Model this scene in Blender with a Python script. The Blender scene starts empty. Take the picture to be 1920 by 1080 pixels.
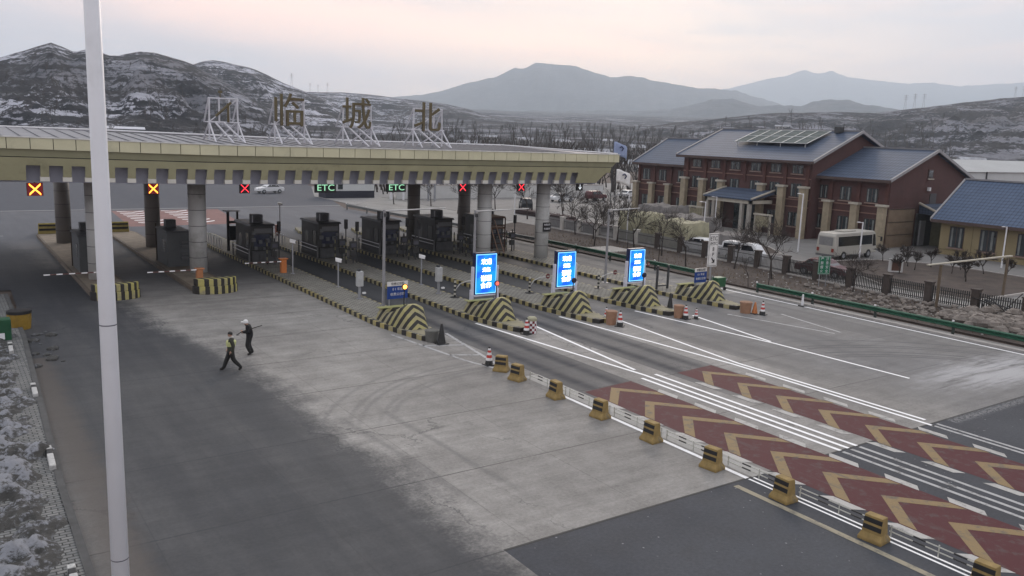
import bpy, math, random
from mathutils import Vector, Matrix, noise
R=math.radians
random.seed(7)
S=bpy.context.scene
COL=S.collection
# ---------------------------------------------------------------- camera
CAM_H=10.6
yaw=34.76; pitch=10.257; roll=0.037
cd=bpy.data.cameras.new('camera'); cam=bpy.data.objects.new('camera',cd); COL.objects.link(cam)
cam.location=(0,0,CAM_H)
cam.rotation_mode='QUATERNION'
cam.rotation_quaternion=(Matrix.Rotation(R(-yaw),3,'Z') @ Matrix.Rotation(R(90-pitch),3,'X') @ Matrix.Rotation(roll,3,'Z')).to_quaternion()
cd.sensor_width=36; cd.lens=1575/1920*36
cd.clip_start=.1; cd.clip_end=40000
S.camera=cam
S.view_settings.view_transform='Standard'; S.view_settings.look='None'; S.view_settings.exposure=0.78; S.view_settings.gamma=1
# ---------------------------------------------------------------- node helpers
class E:
    """tiny expression builder over math nodes"""
    def __init__(s,nt,sock): s.nt=nt; s.s=sock
    def _m(s,op,*a,clamp=False):
        n=s.nt.nodes.new('ShaderNodeMath'); n.operation=op; n.use_clamp=clamp
        for i,v in enumerate((s,)+a):
            if isinstance(v,E): s.nt.links.new(v.s,n.inputs[i])
            else: n.inputs[i].default_value=v
        return E(s.nt,n.outputs[0])
    def __add__(s,o): return s._m('ADD',o)
    def __sub__(s,o): return s._m('SUBTRACT',o)
    def __mul__(s,o): return s._m('MULTIPLY',o)
    def __truediv__(s,o): return s._m('DIVIDE',o)
    def abs(s): return s._m('ABSOLUTE')
    def frac(s): return s._m('FRACT')
    def floor(s): return s._m('FLOOR')
    def sq(s): return s._m('POWER',2.0)
    def sqrt(s): return s._m('SQRT')
    def clamp(s): return s._m('ADD',0.0,clamp=True)
    def lt(s,o): return s._m('LESS_THAN',o)
    def gt(s,o): return s._m('GREATER_THAN',o)
    def mx(s,o): return s._m('MAXIMUM',o)
    def mn(s,o): return s._m('MINIMUM',o)
    def inv(s): return s*(-1.0)+1.0
    def ss(s,a,b):
        n=s.nt.nodes.new('ShaderNodeMapRange'); n.interpolation_type='SMOOTHSTEP'
        s.nt.links.new(s.s,n.inputs[0]); n.inputs[1].default_value=a; n.inputs[2].default_value=b
        return E(s.nt,n.outputs[0])
def xyz(nt,vec):
    n=nt.nodes.new('ShaderNodeSeparateXYZ'); nt.links.new(vec,n.inputs[0]); return [E(nt,n.outputs[i]) for i in range(3)]
def comb(nt,x,y,z):
    n=nt.nodes.new('ShaderNodeCombineXYZ')
    for i,v in enumerate((x,y,z)):
        if isinstance(v,E): nt.links.new(v.s,n.inputs[i])
        else: n.inputs[i].default_value=v
    return n.outputs[0]
def nz(nt,vec,scale,detail=4,rough=.55,dist=0):
    n=nt.nodes.new('ShaderNodeTexNoise'); nt.links.new(vec,n.inputs['Vector'])
    n.inputs['Scale'].default_value=scale; n.inputs['Detail'].default_value=detail; n.inputs['Roughness'].default_value=rough; n.inputs['Distortion'].default_value=dist
    return E(nt,n.outputs[0])
def vor(nt,vec,scale,feat='F1'):
    n=nt.nodes.new('ShaderNodeTexVoronoi'); nt.links.new(vec,n.inputs['Vector']); n.inputs['Scale'].default_value=scale; n.feature=feat
    return E(nt,n.outputs[0])
def mix(nt,f,a,b):
    n=nt.nodes.new('ShaderNodeMix'); n.data_type='RGBA'
    if isinstance(f,E): nt.links.new(f.s,n.inputs[0])
    else: n.inputs[0].default_value=f
    for i,v in ((6,a),(7,b)):
        if isinstance(v,tuple): n.inputs[i].default_value=tuple(v)+(1,)
        else: nt.links.new(v,n.inputs[i])
    return n.outputs[2]
def scalec(nt,c,f):
    """colour * float expression"""
    n=nt.nodes.new('ShaderNodeVectorMath'); n.operation='SCALE'
    if isinstance(c,tuple): n.inputs[0].default_value=c
    else: nt.links.new(c,n.inputs[0])
    nt.links.new(f.s,n.inputs['Scale']); return n.outputs[0]
def newmat(name):
    m=bpy.data.materials.new(name); m.use_nodes=True; nt=m.node_tree
    b=nt.nodes['Principled BSDF']; return m,nt,b
def objc(nt): return nt.nodes.new('ShaderNodeTexCoord').outputs['Object']
def posn(nt): return nt.nodes.new('ShaderNodeNewGeometry').outputs['Position']
def bump(nt,b,h,st=.3,dist=.05):
    n=nt.nodes.new('ShaderNodeBump'); n.inputs['Strength'].default_value=st; n.inputs['Distance'].default_value=dist
    nt.links.new(h.s,n.inputs['Height']); nt.links.new(n.outputs[0],b.inputs['Normal'])
MATS={}
def M(name,col,rough=.65,var=.18,scale=2.5,metal=0,bmp=0,spec=.4,dirt=None):
    if name in MATS: return MATS[name]
    m,nt,b=newmat(name); v=objc(nt)
    n=nz(nt,v,scale,5,.6)
    c=scalec(nt,col,(n-.5)*(2*var*2)+1.0)
    if dirt:
        f=nz(nt,v,scale*.6,6,.7).ss(.52,.68); c=mix(nt,f*dirt[1],c,dirt[0])
    nt.links.new(c,b.inputs['Base Color'])
    b.inputs['Roughness'].default_value=rough; b.inputs['Metallic'].default_value=metal
    b.inputs['Specular IOR Level'].default_value=spec
    if bmp: bump(nt,b,nz(nt,v,scale*6,4),bmp)
    MATS[name]=m; return m
def EM(name,col,st):
    if name in MATS: return MATS[name]
    m,nt,b=newmat(name); b.inputs['Base Color'].default_value=(.02,.02,.02,1)
    b.inputs['Emission Color'].default_value=tuple(col)+(1,); b.inputs['Emission Strength'].default_value=st
    MATS[name]=m; return m
# ---------------------------------------------------------------- sky: dusk overcast, thin warm bands low in the south-west
W=bpy.data.worlds.new("World"); S.world=W; W.use_nodes=True; nt=W.node_tree
bg=nt.nodes['Background']
SUN_AZ=42.0; SUN_EL=9.0
sky=nt.nodes.new('ShaderNodeTexSky'); sky.sky_type='NISHITA'; sky.sun_disc=False
sky.sun_elevation=R(SUN_EL); sky.sun_rotation=R(SUN_AZ)
d=nt.nodes.new('ShaderNodeTexCoord').outputs['Generated']
x,y,z=xyz(nt,d)
el=z
cv=comb(nt,x,y,z*6.0)
band=nz(nt,cv,1.7,6,.6,.6)
fine=nz(nt,cv,4.5,5,.62,.3)
sx,sy=math.sin(R(SUN_AZ)),math.cos(R(SUN_AZ))
sunward=(x*sx+y*sy)
low=el.ss(.02,.42).inv()
base=mix(nt,el.ss(.02,.16),(.70,.515,.50),(.50,.475,.505))
base=mix(nt,el.ss(.18,.6),base,(.68,.675,.70))
base=mix(nt,(band.ss(.40,.58))*low*sunward.ss(.35,.9)*.85,base,(1.05,.68,.52))
base=mix(nt,(fine.ss(.47,.66))*.5*(el.ss(.2,.4).inv()),base,(.37,.39,.46))
lat=x*sy-y*sx
bc=(el-(lat*-.107+.078)+(fine-.5)*.05).abs()
base=mix(nt,(bc.ss(.010,.045).inv())*(sunward.ss(.72,.9))*(band.ss(.36,.55)*.7+.3)*.85,base,(1.6,.92,.62))
glow=(sunward.ss(.90,.99))*(el.ss(.06,.17).inv())*(fine.ss(.36,.6))
base=mix(nt,glow*.75,base,(1.7,1.12,.72))
skys=nt.nodes.new('ShaderNodeVectorMath'); skys.operation='SCALE'; nt.links.new(sky.outputs[0],skys.inputs[0]); skys.inputs['Scale'].default_value=.10
c=mix(nt,.90,skys.outputs[0],base)
nt.links.new(c,bg.inputs[0]); bg.inputs[1].default_value=1.0
# ---------------------------------------------------------------- sun (behind thin cloud)
sd=bpy.data.lights.new('sun','SUN'); sd.energy=.8; sd.angle=R(18); sd.color=(1,.86,.74)
so=bpy.data.objects.new('sun',sd); COL.objects.link(so)
sdir=Vector((sx*math.cos(R(24)),sy*math.cos(R(24)),math.sin(R(24))))
so.rotation_mode='QUATERNION'; so.rotation_quaternion=sdir.to_track_quat('Z','Y'); so.location=(0,0,60)
# ---------------------------------------------------------------- object helpers
def tag(o,label=None,cat=None,group=None,kind=None):
    if label: o['label']=label
    if cat: o['category']=cat
    if group: o['group']=group
    if kind: o['kind']=kind
    return o
def empty(name,loc=(0,0,0),rz=0,label=None,cat=None,group=None):
    o=bpy.data.objects.new(name,None); COL.objects.link(o); o.location=loc; o.rotation_euler=(0,0,rz)
    o.empty_display_size=.2
    return tag(o,label,cat,group)
class MB:
    def __init__(s): s.v=[]; s.f=[]; s.mi=[]; s.m=0
    def add(s,vs,fs):
        o=len(s.v); s.v+= [tuple(p) for p in vs]
        for f in fs: s.f.append(tuple(i+o for i in f)); s.mi.append(s.m)
        return s
    def box(s,x0,x1,y0,y1,z0,z1):
        if x0>x1:x0,x1=x1,x0
        if y0>y1:y0,y1=y1,y0
        if z0>z1:z0,z1=z1,z0
        return s.add([(x0,y0,z0),(x1,y0,z0),(x1,y1,z0),(x0,y1,z0),(x0,y0,z1),(x1,y0,z1),(x1,y1,z1),(x0,y1,z1)],
            [(0,3,2,1),(4,5,6,7),(0,1,5,4),(1,2,6,5),(2,3,7,6),(3,0,4,7)])
    def hexa(s,b,t):
        return s.add(list(b)+list(t),[(0,3,2,1),(4,5,6,7),(0,1,5,4),(1,2,6,5),(2,3,7,6),(3,0,4,7)])
    def prism(s,poly,z0,z1):
        n=len(poly); vs=[(p[0],p[1],z0) for p in poly]+[(p[0],p[1],z1) for p in poly]
        return s.add(vs,[tuple(range(n-1,-1,-1)),tuple(range(n,2*n))]+[(i,(i+1)%n,n+(i+1)%n,n+i) for i in range(n)])
    def sheet(s,poly,z=0):
        return s.add([(p[0],p[1],p[2] if len(p)>2 else z) for p in poly],[tuple(range(len(poly)))])
    def tube(s,pts,rs,n=8,caps=True):
        pts=[Vector(p) for p in pts]
        if not hasattr(rs,'__len__'): rs=[rs]*len(pts)
        o=len(s.v); vs=[]; up=None
        for i,p in enumerate(pts):
            dv=(pts[min(i+1,len(pts)-1)]-pts[max(i-1,0)]).normalized()
            if up is None:
                up=Vector((0,0,1)) if abs(dv.z)<.9 else Vector((1,0,0))
            a=dv.cross(up)
            if a.length<1e-5: a=dv.cross(Vector((0,1,0)))
            a.normalize(); b=a.cross(dv).normalized(); up=b
            for k in range(n):
                t=2*math.pi*k/n; vs.append(p+(a*math.cos(t)+b*math.sin(t))*rs[i])
        fs=[]
        for i in range(len(pts)-1):
            for k in range(n):
                q=(k+1)%n; fs.append((i*n+k,i*n+q,(i+1)*n+q,(i+1)*n+k))
        if caps: fs+= [tuple(range(n-1,-1,-1)),tuple(range((len(pts)-1)*n,len(pts)*n))]
        return s.add(vs,fs)
    def lathe(s,prof,cx=0,cy=0,n=16):
        vs=[];
        for (r,z) in prof:
            for k in range(n):
                t=2*math.pi*k/n; vs.append((cx+r*math.cos(t),cy+r*math.sin(t),z))
        fs=[]
        for i in range(len(prof)-1):
            for k in range(n):
                q=(k+1)%n; fs.append((i*n+k,i*n+q,(i+1)*n+q,(i+1)*n+k))
        fs+=[tuple(range(n-1,-1,-1)),tuple(range((len(prof)-1)*n,len(prof)*n))]
        return s.add(vs,fs)
    def build(s,name,mat,parent=None,bev=0,smooth=False,loc=None):
        me=bpy.data.meshes.new(name); me.from_pydata(s.v,[],s.f)
        mats=mat if isinstance(mat,(list,tuple)) else [mat]
        for m in mats: me.materials.append(m)
        if len(mats)>1: me.polygons.foreach_set('material_index',s.mi)
        if smooth: me.shade_smooth()
        me.update()
        o=bpy.data.objects.new(name,me); COL.objects.link(o)
        if parent: o.parent=parent
        if loc: o.location=loc
        if bev:
            b=o.modifiers.new('bevel','BEVEL'); b.width=bev; b.segments=2; b.limit_method='ANGLE'
        return o
CH={}
def kids(o):
    return [c for c in bpy.data.objects if c.parent==o]
def copy_tree(o,parent=None,_all=None):
    if _all is None:
        _all={}
        for c in bpy.data.objects:
            if c.parent: _all.setdefault(c.parent.name,[]).append(c)
    c=o.copy(); COL.objects.link(c)
    if parent: c.parent=parent
    for ch in _all.get(o.name,[]): copy_tree(ch,c,_all)
    return c
def place(proto,first,loc,rz=0,label=None,group=None,scale=None):
    o=proto if first else copy_tree(proto)
    o.location=loc; o.rotation_euler=(0,0,rz)
    if label: o['label']=label
    if group: o['group']=group
    if scale: o.scale=scale if hasattr(scale,'__len__') else (scale,)*3
    return o
ORD=['first','second','third','fourth','fifth','sixth','seventh','eighth','ninth','tenth','eleventh','twelfth','thirteenth','fourteenth','fifteenth','sixteenth','seventeenth','eighteenth','nineteenth','twentieth']
def text(name,body,size,mat,parent,loc,rot,ext=.01,align='CENTER',sx=1,bold=0):
    c=bpy.data.curves.new(name,'FONT'); c.body=body; c.size=size; c.extrude=ext; c.offset=bold; c.align_x=align; c.align_y='CENTER'
    o=bpy.data.objects.new(name,c); COL.objects.link(o)
    me=bpy.data.meshes.new_from_object(o.evaluated_get(bpy.context.evaluated_depsgraph_get()))
    bpy.data.objects.remove(o); 
    me.materials.clear(); me.materials.append(mat)
    o=bpy.data.objects.new(name,me); COL.objects.link(o); o.parent=parent; o.location=loc; o.rotation_euler=rot; o.scale=(sx,1,1)
    return o
# ---------------------------------------------------------------- pavement material
def paving_mat():
    m,nt,b=newmat('plaza_pavement'); P=posn(nt); x,y,z=xyz(nt,P)
    big=nz(nt,P,.12,5,.6); mid=nz(nt,P,.8,6,.65); fin=nz(nt,P,9,4,.7); grit=nz(nt,P,38,3,.8)
    st=nz(nt,comb(nt,x*1.0,y*.12,0.0),.9,5,.6)          # streaks along the lanes
    stx=nz(nt,comb(nt,x*.18,y*1.6,0.0),1.1,5,.7)
    con=mix(nt,big.ss(.35,.65),(.200,.192,.182),(.272,.262,.248))
    con=scalec(nt,con,(mid-.5)*1.0+(fin-.5)*.8+(stx-.5)*.8+(grit-.5)*.6+1.0)
    # slab joints
    jy=((y-16.6)/5.0+.5).frac()
    jl=((jy-.5).abs()*5.0+(fin-.5)*.05).lt(.03)
    jx=((x-20.9)/4.2+.5).frac(); jlx=((jx-.5).abs()*4.2+(fin-.5)*.05).lt(.018)
    con=mix(nt,(jl.mx(jlx*.45))*(mid.ss(.3,.5)*.6+.4)*.8,con,(.09,.085,.08))
    # bitumen sealed cracks
    vo=vor(nt,comb(nt,x+(mid-.5)*3.0,y*.5+(fin-.5)*.3,0.0),.22,'DISTANCE_TO_EDGE')
    con=mix(nt,(vo.lt(.006))*(big.ss(.5,.6))*.6,con,(.07,.07,.07))
    # asphalt
    asp=mix(nt,big.ss(.3,.7),(.046,.049,.057),(.068,.072,.081))
    asp=scalec(nt,asp,(mid-.5)*.6+(fin-.5)*.8+(grit-.5)*.6+1.0)
    peb=vor(nt,P,3.3)
    asp=mix(nt,(peb.lt(.09))*(nz(nt,P,1.1,2).ss(.42,.6)),asp,(.22,.22,.23))
    con=mix(nt,(x.ss(32.5,37.0))*(y.lt(40.0))*((big.ss(.3,.7))*.35+.35),con,scalec(nt,(.125,.127,.134),(stx-.5)*.8+(mid-.5)*.6+1.0))
    # dark lanes through the booths
    lane=((x-20.9)/5.5).frac(); inl=((lane-.5).abs().lt(.285))*(x.gt(22.0))*(x.lt(46.5))
    dl=(y.ss(18.0,28.0))*(y.gt(16.7))*inl
    lf=((x+(st-.5)*.5).ss(28.0,36.0)).inv()*.6+.25
    tyre=((lane-.5).abs()-.14).abs().ss(.0,.10).inv()*.3+.62
    con=mix(nt,((dl*tyre*lf+(st-.5)*.35*dl+(stx-.5)*.5*dl)*1.2).clamp(),con,(.040,.042,.049))
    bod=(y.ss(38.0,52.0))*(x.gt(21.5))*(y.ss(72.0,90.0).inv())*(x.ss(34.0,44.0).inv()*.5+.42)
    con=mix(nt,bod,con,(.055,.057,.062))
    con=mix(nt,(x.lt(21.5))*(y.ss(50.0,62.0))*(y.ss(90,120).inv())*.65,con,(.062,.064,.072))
    # oil darkened carriageway on the left, soft edge
    edge=(y-33.0).mx(0.0)*-.13+11.9
    dk=(x-edge+(big-.5)*2.4+(mid-.5)*2.0+(st-.5)*2.2+(fin-.5)*1.2).ss(-1.4,.6).inv()
    dk=dk*((st.ss(.3,.65))*.10+.90)
    dk=dk*((x+(mid-.5)*1.2+(y-20)*.03).ss(2.6,4.0)*.35+.65)
    con=mix(nt,dk*.9,con,scalec(nt,mix(nt,y.ss(30.0,52.0),(.044,.047,.053),(.030,.033,.041)),(mid-.5)*.5+(fin-.5)*.25+(stx-.5)*.2+1.0))
    # curved tyre marks
    def arc(cx,cy,r,w,a,y0,y1):
        dd=(((x-cx).sq()+(y-cy).sq()).sqrt()-r+(fin-.5)*.12).abs().ss(0.0,w).inv()
        return dd*(y.ss(y0-1.5,y0+1.5))*(y.ss(y1-1.5,y1+1.5).inv())*a*(mid.ss(.3,.6)*.7+.3)
    marks=arc(20.6,22.8,8.3,.22,.32,27,36)*(x.lt(20.4))
    for r_ in (8.65,9.4,9.8,10.7): marks=marks.mx(arc(20.6,22.8,r_,.2,.34,27,36)*(x.lt(20.4)))
    for r_ in (13.0,13.35,13.9,14.9,15.3,16.4): marks=marks.mx(arc(34,12.5,r_,.2,.75,15,28)*(x.gt(38)))
    for xx in (12.2,13.9): marks=marks.mx(((x-xx+(y-24)*.04+(st-.5)*.9).abs().ss(0,.3).inv())*.35*(y.ss(18,21))*(y.ss(27,30).inv()))
    con=mix(nt,marks.clamp(),con,(.085,.085,.088))
    # pale dusty salt patch on the right
    sp=(((x-43.0)/7.0).sq()+((y-19.5)/2.2).sq()).sqrt()+(mid-.5)*1.3
    con=mix(nt,(sp.ss(.3,1.2).inv())*(stx.ss(.32,.58))*.7,con,(.44,.44,.45))
    # dusty gutter on the far left
    gt=((x-3.3+(mid-.5)*1.2).abs().ss(.1,.9).inv())*(y.lt(42))*.5
    con=mix(nt,gt,con,(.115,.098,.085))
    near=(y+(fin-.5)*.04).lt(16.6)
    near=near*(x.gt(11.6))
    c=mix(nt,near,con,asp)
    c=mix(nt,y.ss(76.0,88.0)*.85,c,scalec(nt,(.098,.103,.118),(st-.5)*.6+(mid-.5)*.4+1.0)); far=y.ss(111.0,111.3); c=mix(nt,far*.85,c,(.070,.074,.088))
    c=mix(nt,((y-111.2).abs().lt(.25))*.8,c,(.06,.06,.06))
    c=mix(nt,((y-112.1).abs().lt(.35))*.6,c,(.36,.36,.36))
    edge16=((y-16.62).abs().lt(.05))*(x.gt(11.6)); c=mix(nt,edge16*.8,c,(.03,.03,.03))
    ridg=((y-16.35).abs().ss(.05,.35).inv())*(x.gt(33))*(fin.ss(.4,.6)); c=mix(nt,ridg*.6,c,(.28,.28,.28))
    nt.links.new(c,b.inputs['Base Color']); b.inputs['Specular IOR Level'].default_value=.15
    rr=(mid-.5)*.3+.78; nt.links.new(rr.s,b.inputs['Roughness'])
    bump(nt,b,grit*.4+fin,.35,.02)
    return m
def paint_mat(name,col,wear=.35):
    m,nt,b=newmat(name); P=posn(nt)
    X_,Y_,Z_=xyz(nt,P); w=nz(nt,P,2.2,6,.75).ss(.50,.66).mx(nz(nt,comb(nt,X_*1.5,Y_*.18,0.0),1.6,5,.7).ss(.56,.70)); w2=nz(nt,P,14,4,.7)
    c=scalec(nt,col,(w2-.5)*.35+1.0)
    c=mix(nt,w*wear,c,(.10,.098,.095)); nt.links.new(c,b.inputs['Base Color']); b.inputs['Roughness'].default_value=.75; b.inputs['Specular IOR Level'].default_value=.2
    return m
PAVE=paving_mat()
WHITE=paint_mat('fresh_white_paint',(.86,.86,.86),.12); GREYW=paint_mat('worn_white_paint',(.40,.40,.40),.8)
FADE=paint_mat('faded_edge_paint',(.42,.41,.39),.6)
REDS=paint_mat('red_surfacing',(.078,.022,.025),.40); YELM=paint_mat('yellow_marking',(.235,.17,.088),.75)
OLDY=paint_mat('old_yellow_line',(.30,.27,.20),.6)
# ---------------------------------------------------------------- terrain
SIL={
'A':[(-20,.03),(-10,-0.002),(-5.8,.0067),(-1.3,.0305),(2.16,.0507),(3.72,.0584),(4.79,.065),(5.61,.0708),(6.3,.0759),(6.92,.0726),(7.51,.0681),(8.23,.0722),(8.93,.07),(9.35,.0673),(9.94,.0685),(11.03,.0731),(11.86,.0725),(12.76,.0697),(13.52,.0662),(14.04,.0634),(15.21,.0539),(16.46,.0408),(18.39,.0222),(20.37,.003),(22,-.02)],
'B':[(9,.04),(10.64,.0574),(13.05,.0601),(14.04,.0634),(14.6,.0674),(15.23,.0692),(15.86,.0682),(16.49,.066),(17.29,.064),(17.77,.0616),(18.42,.057),(19.39,.0492),(20.22,.0441),(20.72,.041),(21.72,.0354),(23.43,.023),(25.85,.0066),(27,-.02)],
'C':[(-20,-.005),(-5.86,-.0049),(3.55,.0101),(12.07,.0256),(15.81,.034),(17.75,.0385),(19.06,.0414),(20.38,.0402),(21.73,.0407),(23.08,.0418),(25.14,.0404),(26.53,.0384),(28.64,.0357),(30.05,.0331),(31.47,.0286),(32.19,.0248),(33.27,.0212),(35.78,.013),(37.95,.0052),(40,-.02)],
'D':[(39,-.02),(41.14,.0072),(44.59,.0202),(47.98,.0281),(50.65,.0348),(52.24,.0367),(53.74,.0374),(56.02,.0389),(57.3,.0383),(58.72,.0417),(60.36,.0461),(61.56,.0497),(62.74,.0521),(63.92,.055),(65.05,.0568),(67.09,.0591),(71.8,.0632),(75.99,.0651),(95,.06)],
'E':[(25,-.01),(28.66,.0164),(33.26,.0255),(35.74,.0301),(39.29,.0323),(42.8,.0337),(44.87,.0372),(46.45,.0439),(47.38,.0485),(48.68,.0503),(49.81,.0443),(50.61,.0429),(51.55,.0445),(52.94,.0439),(53.67,.0494),(54.57,.052),(55.6,.0512),(56.67,.0471),(57.69,.0446),(58.72,.0422),(61.91,.0385),(67.28,.0326),(95,.03)],
'F':[(-20,-.01),(20,.0158),(24.46,.0267),(26.53,.0396),(28.28,.0427),(29.68,.0485),(31.43,.0588),(32.13,.0622),(33.18,.066),(34.4,.0781),(34.93,.0761),(35.17,.078),(35.76,.0843),(37.03,.0827),(38.48,.0817),(39.15,.0779),(39.87,.0741),(40.75,.0704),(41.97,.0727),(42.91,.0708),(44.07,.0666),(45.45,.0636),(46.48,.0605),(47.16,.0614),(48.17,.06),(48.84,.0591),(49.86,.0537),(51.04,.0484),(51.87,.0441),(54.48,.0354),(59.13,.0235),(95,.01)],
'G':[(38,.03),(42.76,.0445),(46.17,.0545),(48.5,.0619),(49.47,.0669),(50.75,.0726),(51.71,.0757),(52.49,.0804),(52.95,.0828),(53.6,.0795),(54.07,.0796),(54.53,.0825),(55.01,.0787),(55.5,.0754),(57.04,.0723),(58.84,.0693),(60.0,.0705),(61.72,.0669),(63.09,.0692),(64.95,.0708),(68.22,.0732),(73.95,.0654),(95,.06)]}
def interp(tb,a):
    if a<=tb[0][0]: return tb[0][1]
    for i in range(len(tb)-1):
        if a<=tb[i+1][0]:
            t=(a-tb[i][0])/(tb[i+1][0]-tb[i][0]); return tb[i][1]*(1-t)+tb[i+1][1]*t
    return tb[-1][1]
RIDGE={'A':(640,270,1.0),'B':(930,420,1.0),'C':(1350,560,1.5),'D':(1000,330,1.25),'E':(3700,3000,1.1),'F':(5600,3900,1.25),'G':(10500,7600,1.2)}
def sm(t): t=max(0,min(1,t)); return t*t*(3-2*t)
def terr(az,r):
    x=r*math.sin(R(az)); y=r*math.cos(R(az))
    h=-.6+ (max(0,r-300)/2600)*92 if r<3200 else 102-(r-3200)*.02
    if r<3200 and r>300: h+=1.5*noise.noise(Vector((x*.012,y*.012,1)))*min(1,(r-300)/500)*2
    for k,(rc,r0,p) in RIDGE.items():
        if r<r0 or r>rc*1.9: continue
        top=CAM_H+rc*interp(SIL[k],az)
        if top<0: continue
        if r<=rc:
            t=(r-r0)/(rc-r0); f=sm(t)**p*.45+.55*t**1.15
        else:
            f=1-.85*sm((r-rc)/(rc*.85))
        sc=26/rc
        n=noise.fractal(Vector((x*sc,y*sc,3.1)),.9,2.1,5)
        n2=abs(noise.noise(Vector((x*sc*.9+az*.25,y*sc*.9,7.7))))
        w=1-abs(2*f-1) if r<rc else 0
        hh=top*f + top*.16*w*n - top*.13*w*n2*2
        if k in('A','D'): hh+= .9*n*(1 if r<rc*1.02 else .5)
        if abs(r-rc)<rc*.03: hh=min(hh,top+ .004*rc*abs(n)*.2)
        if rc>3000: hh+=rc*.0011*noise.fractal(Vector((az*1.3,rc,2.0)),.8,2.2,4)*sm(f)
        h=max(h,hh)
    return h
def terrain():
    rs=[]; r=255.0
    while r<13500:
        rs.append(r); r*=1.021 if r<1500 else (1.022 if r<4500 else 1.03)
    rs+= [640,930,1350,1000,3700,5600,10500]; rs=sorted(set(rs))
    A=[-18+i*.19 for i in range(int(113/.19)+1)]
    mb=MB(); nA=len(A)
    for r in rs:
        for a in A: mb.v.append((r*math.sin(R(a)),r*math.cos(R(a)),terr(a,r)))
    for i in range(len(rs)-1):
        for j in range(nA-1):
            mb.f.append((i*nA+j,(i+1)*nA+j,(i+1)*nA+j+1,i*nA+j+1)); mb.mi.append(0)
    m,nt,b=newmat('winter_hillside'); P=posn(nt); x,y,z=xyz(nt,P)
    dist=(x.sq()+y.sq()).sqrt()
    n1=nz(nt,P,.012,7,.62); n2=nz(nt,P,.06,6,.7); n3=nz(nt,P,.35,4,.75)
    ter=nz(nt,comb(nt,x*.35,y*.35,z*4.0),.045,6,.7,.5)
    c=mix(nt,n1.ss(.35,.65),(.012,.014,.021),(.050,.046,.048))
    c=scalec(nt,c,((n2-.5)*1.3+(n3-.5)*2.2+(ter-.5)*1.0+1.0).mx(.15))
    tl=((z+(n2-.5)*7.0)/4.2).frac(); tl=(tl.lt(.22))*(n2.ss(.42,.58))
    sn=(ter+n2*.45+n3*.65).ss(1.06,1.13)
    hillz=(dist.ss(300,420))
    pa=nz(nt,P,.0042,3,.5).ss(.40,.54)*(((x/(y+1.0)).ss(.42,.62).inv())*.75+.25)
    snow=(dist.ss(1500,3500).inv()*.8+.2)*(((sn*.95)*(pa*.75+.25)+tl*.75*pa*(n3.ss(.42,.55)))*hillz).clamp()
    c=mix(nt,snow,c,(.52,.53,.60))
    nt.links.new(c,b.inputs['Base Color']); b.inputs['Roughness'].default_value=.95; b.inputs['Specular IOR Level'].default_value=.1
    bump(nt,b,n3+n2*2.0,.9,3.0)
    o=mb.build('hills',m,smooth=True); tag(o,kind='structure',label='snow-dusted rocky hills, valley floor and blue mountains behind the toll plaza')
terrain()
g=MB(); g.sheet([(-450,-120),(500,-120),(500,430),(-450,430)],-.06)
EARTH=M('bare_earth',(.088,.066,.054),.95,.35,.35,bmp=.5,dirt=((.14,.12,.10),.6))
tag(g.build('ground',EARTH),kind='structure')
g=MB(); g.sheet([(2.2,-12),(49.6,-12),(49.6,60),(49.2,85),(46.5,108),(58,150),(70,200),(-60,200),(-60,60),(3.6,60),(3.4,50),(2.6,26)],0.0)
tag(g.build('road',PAVE),kind='structure',label='concrete and asphalt toll plaza carriageway')
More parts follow.
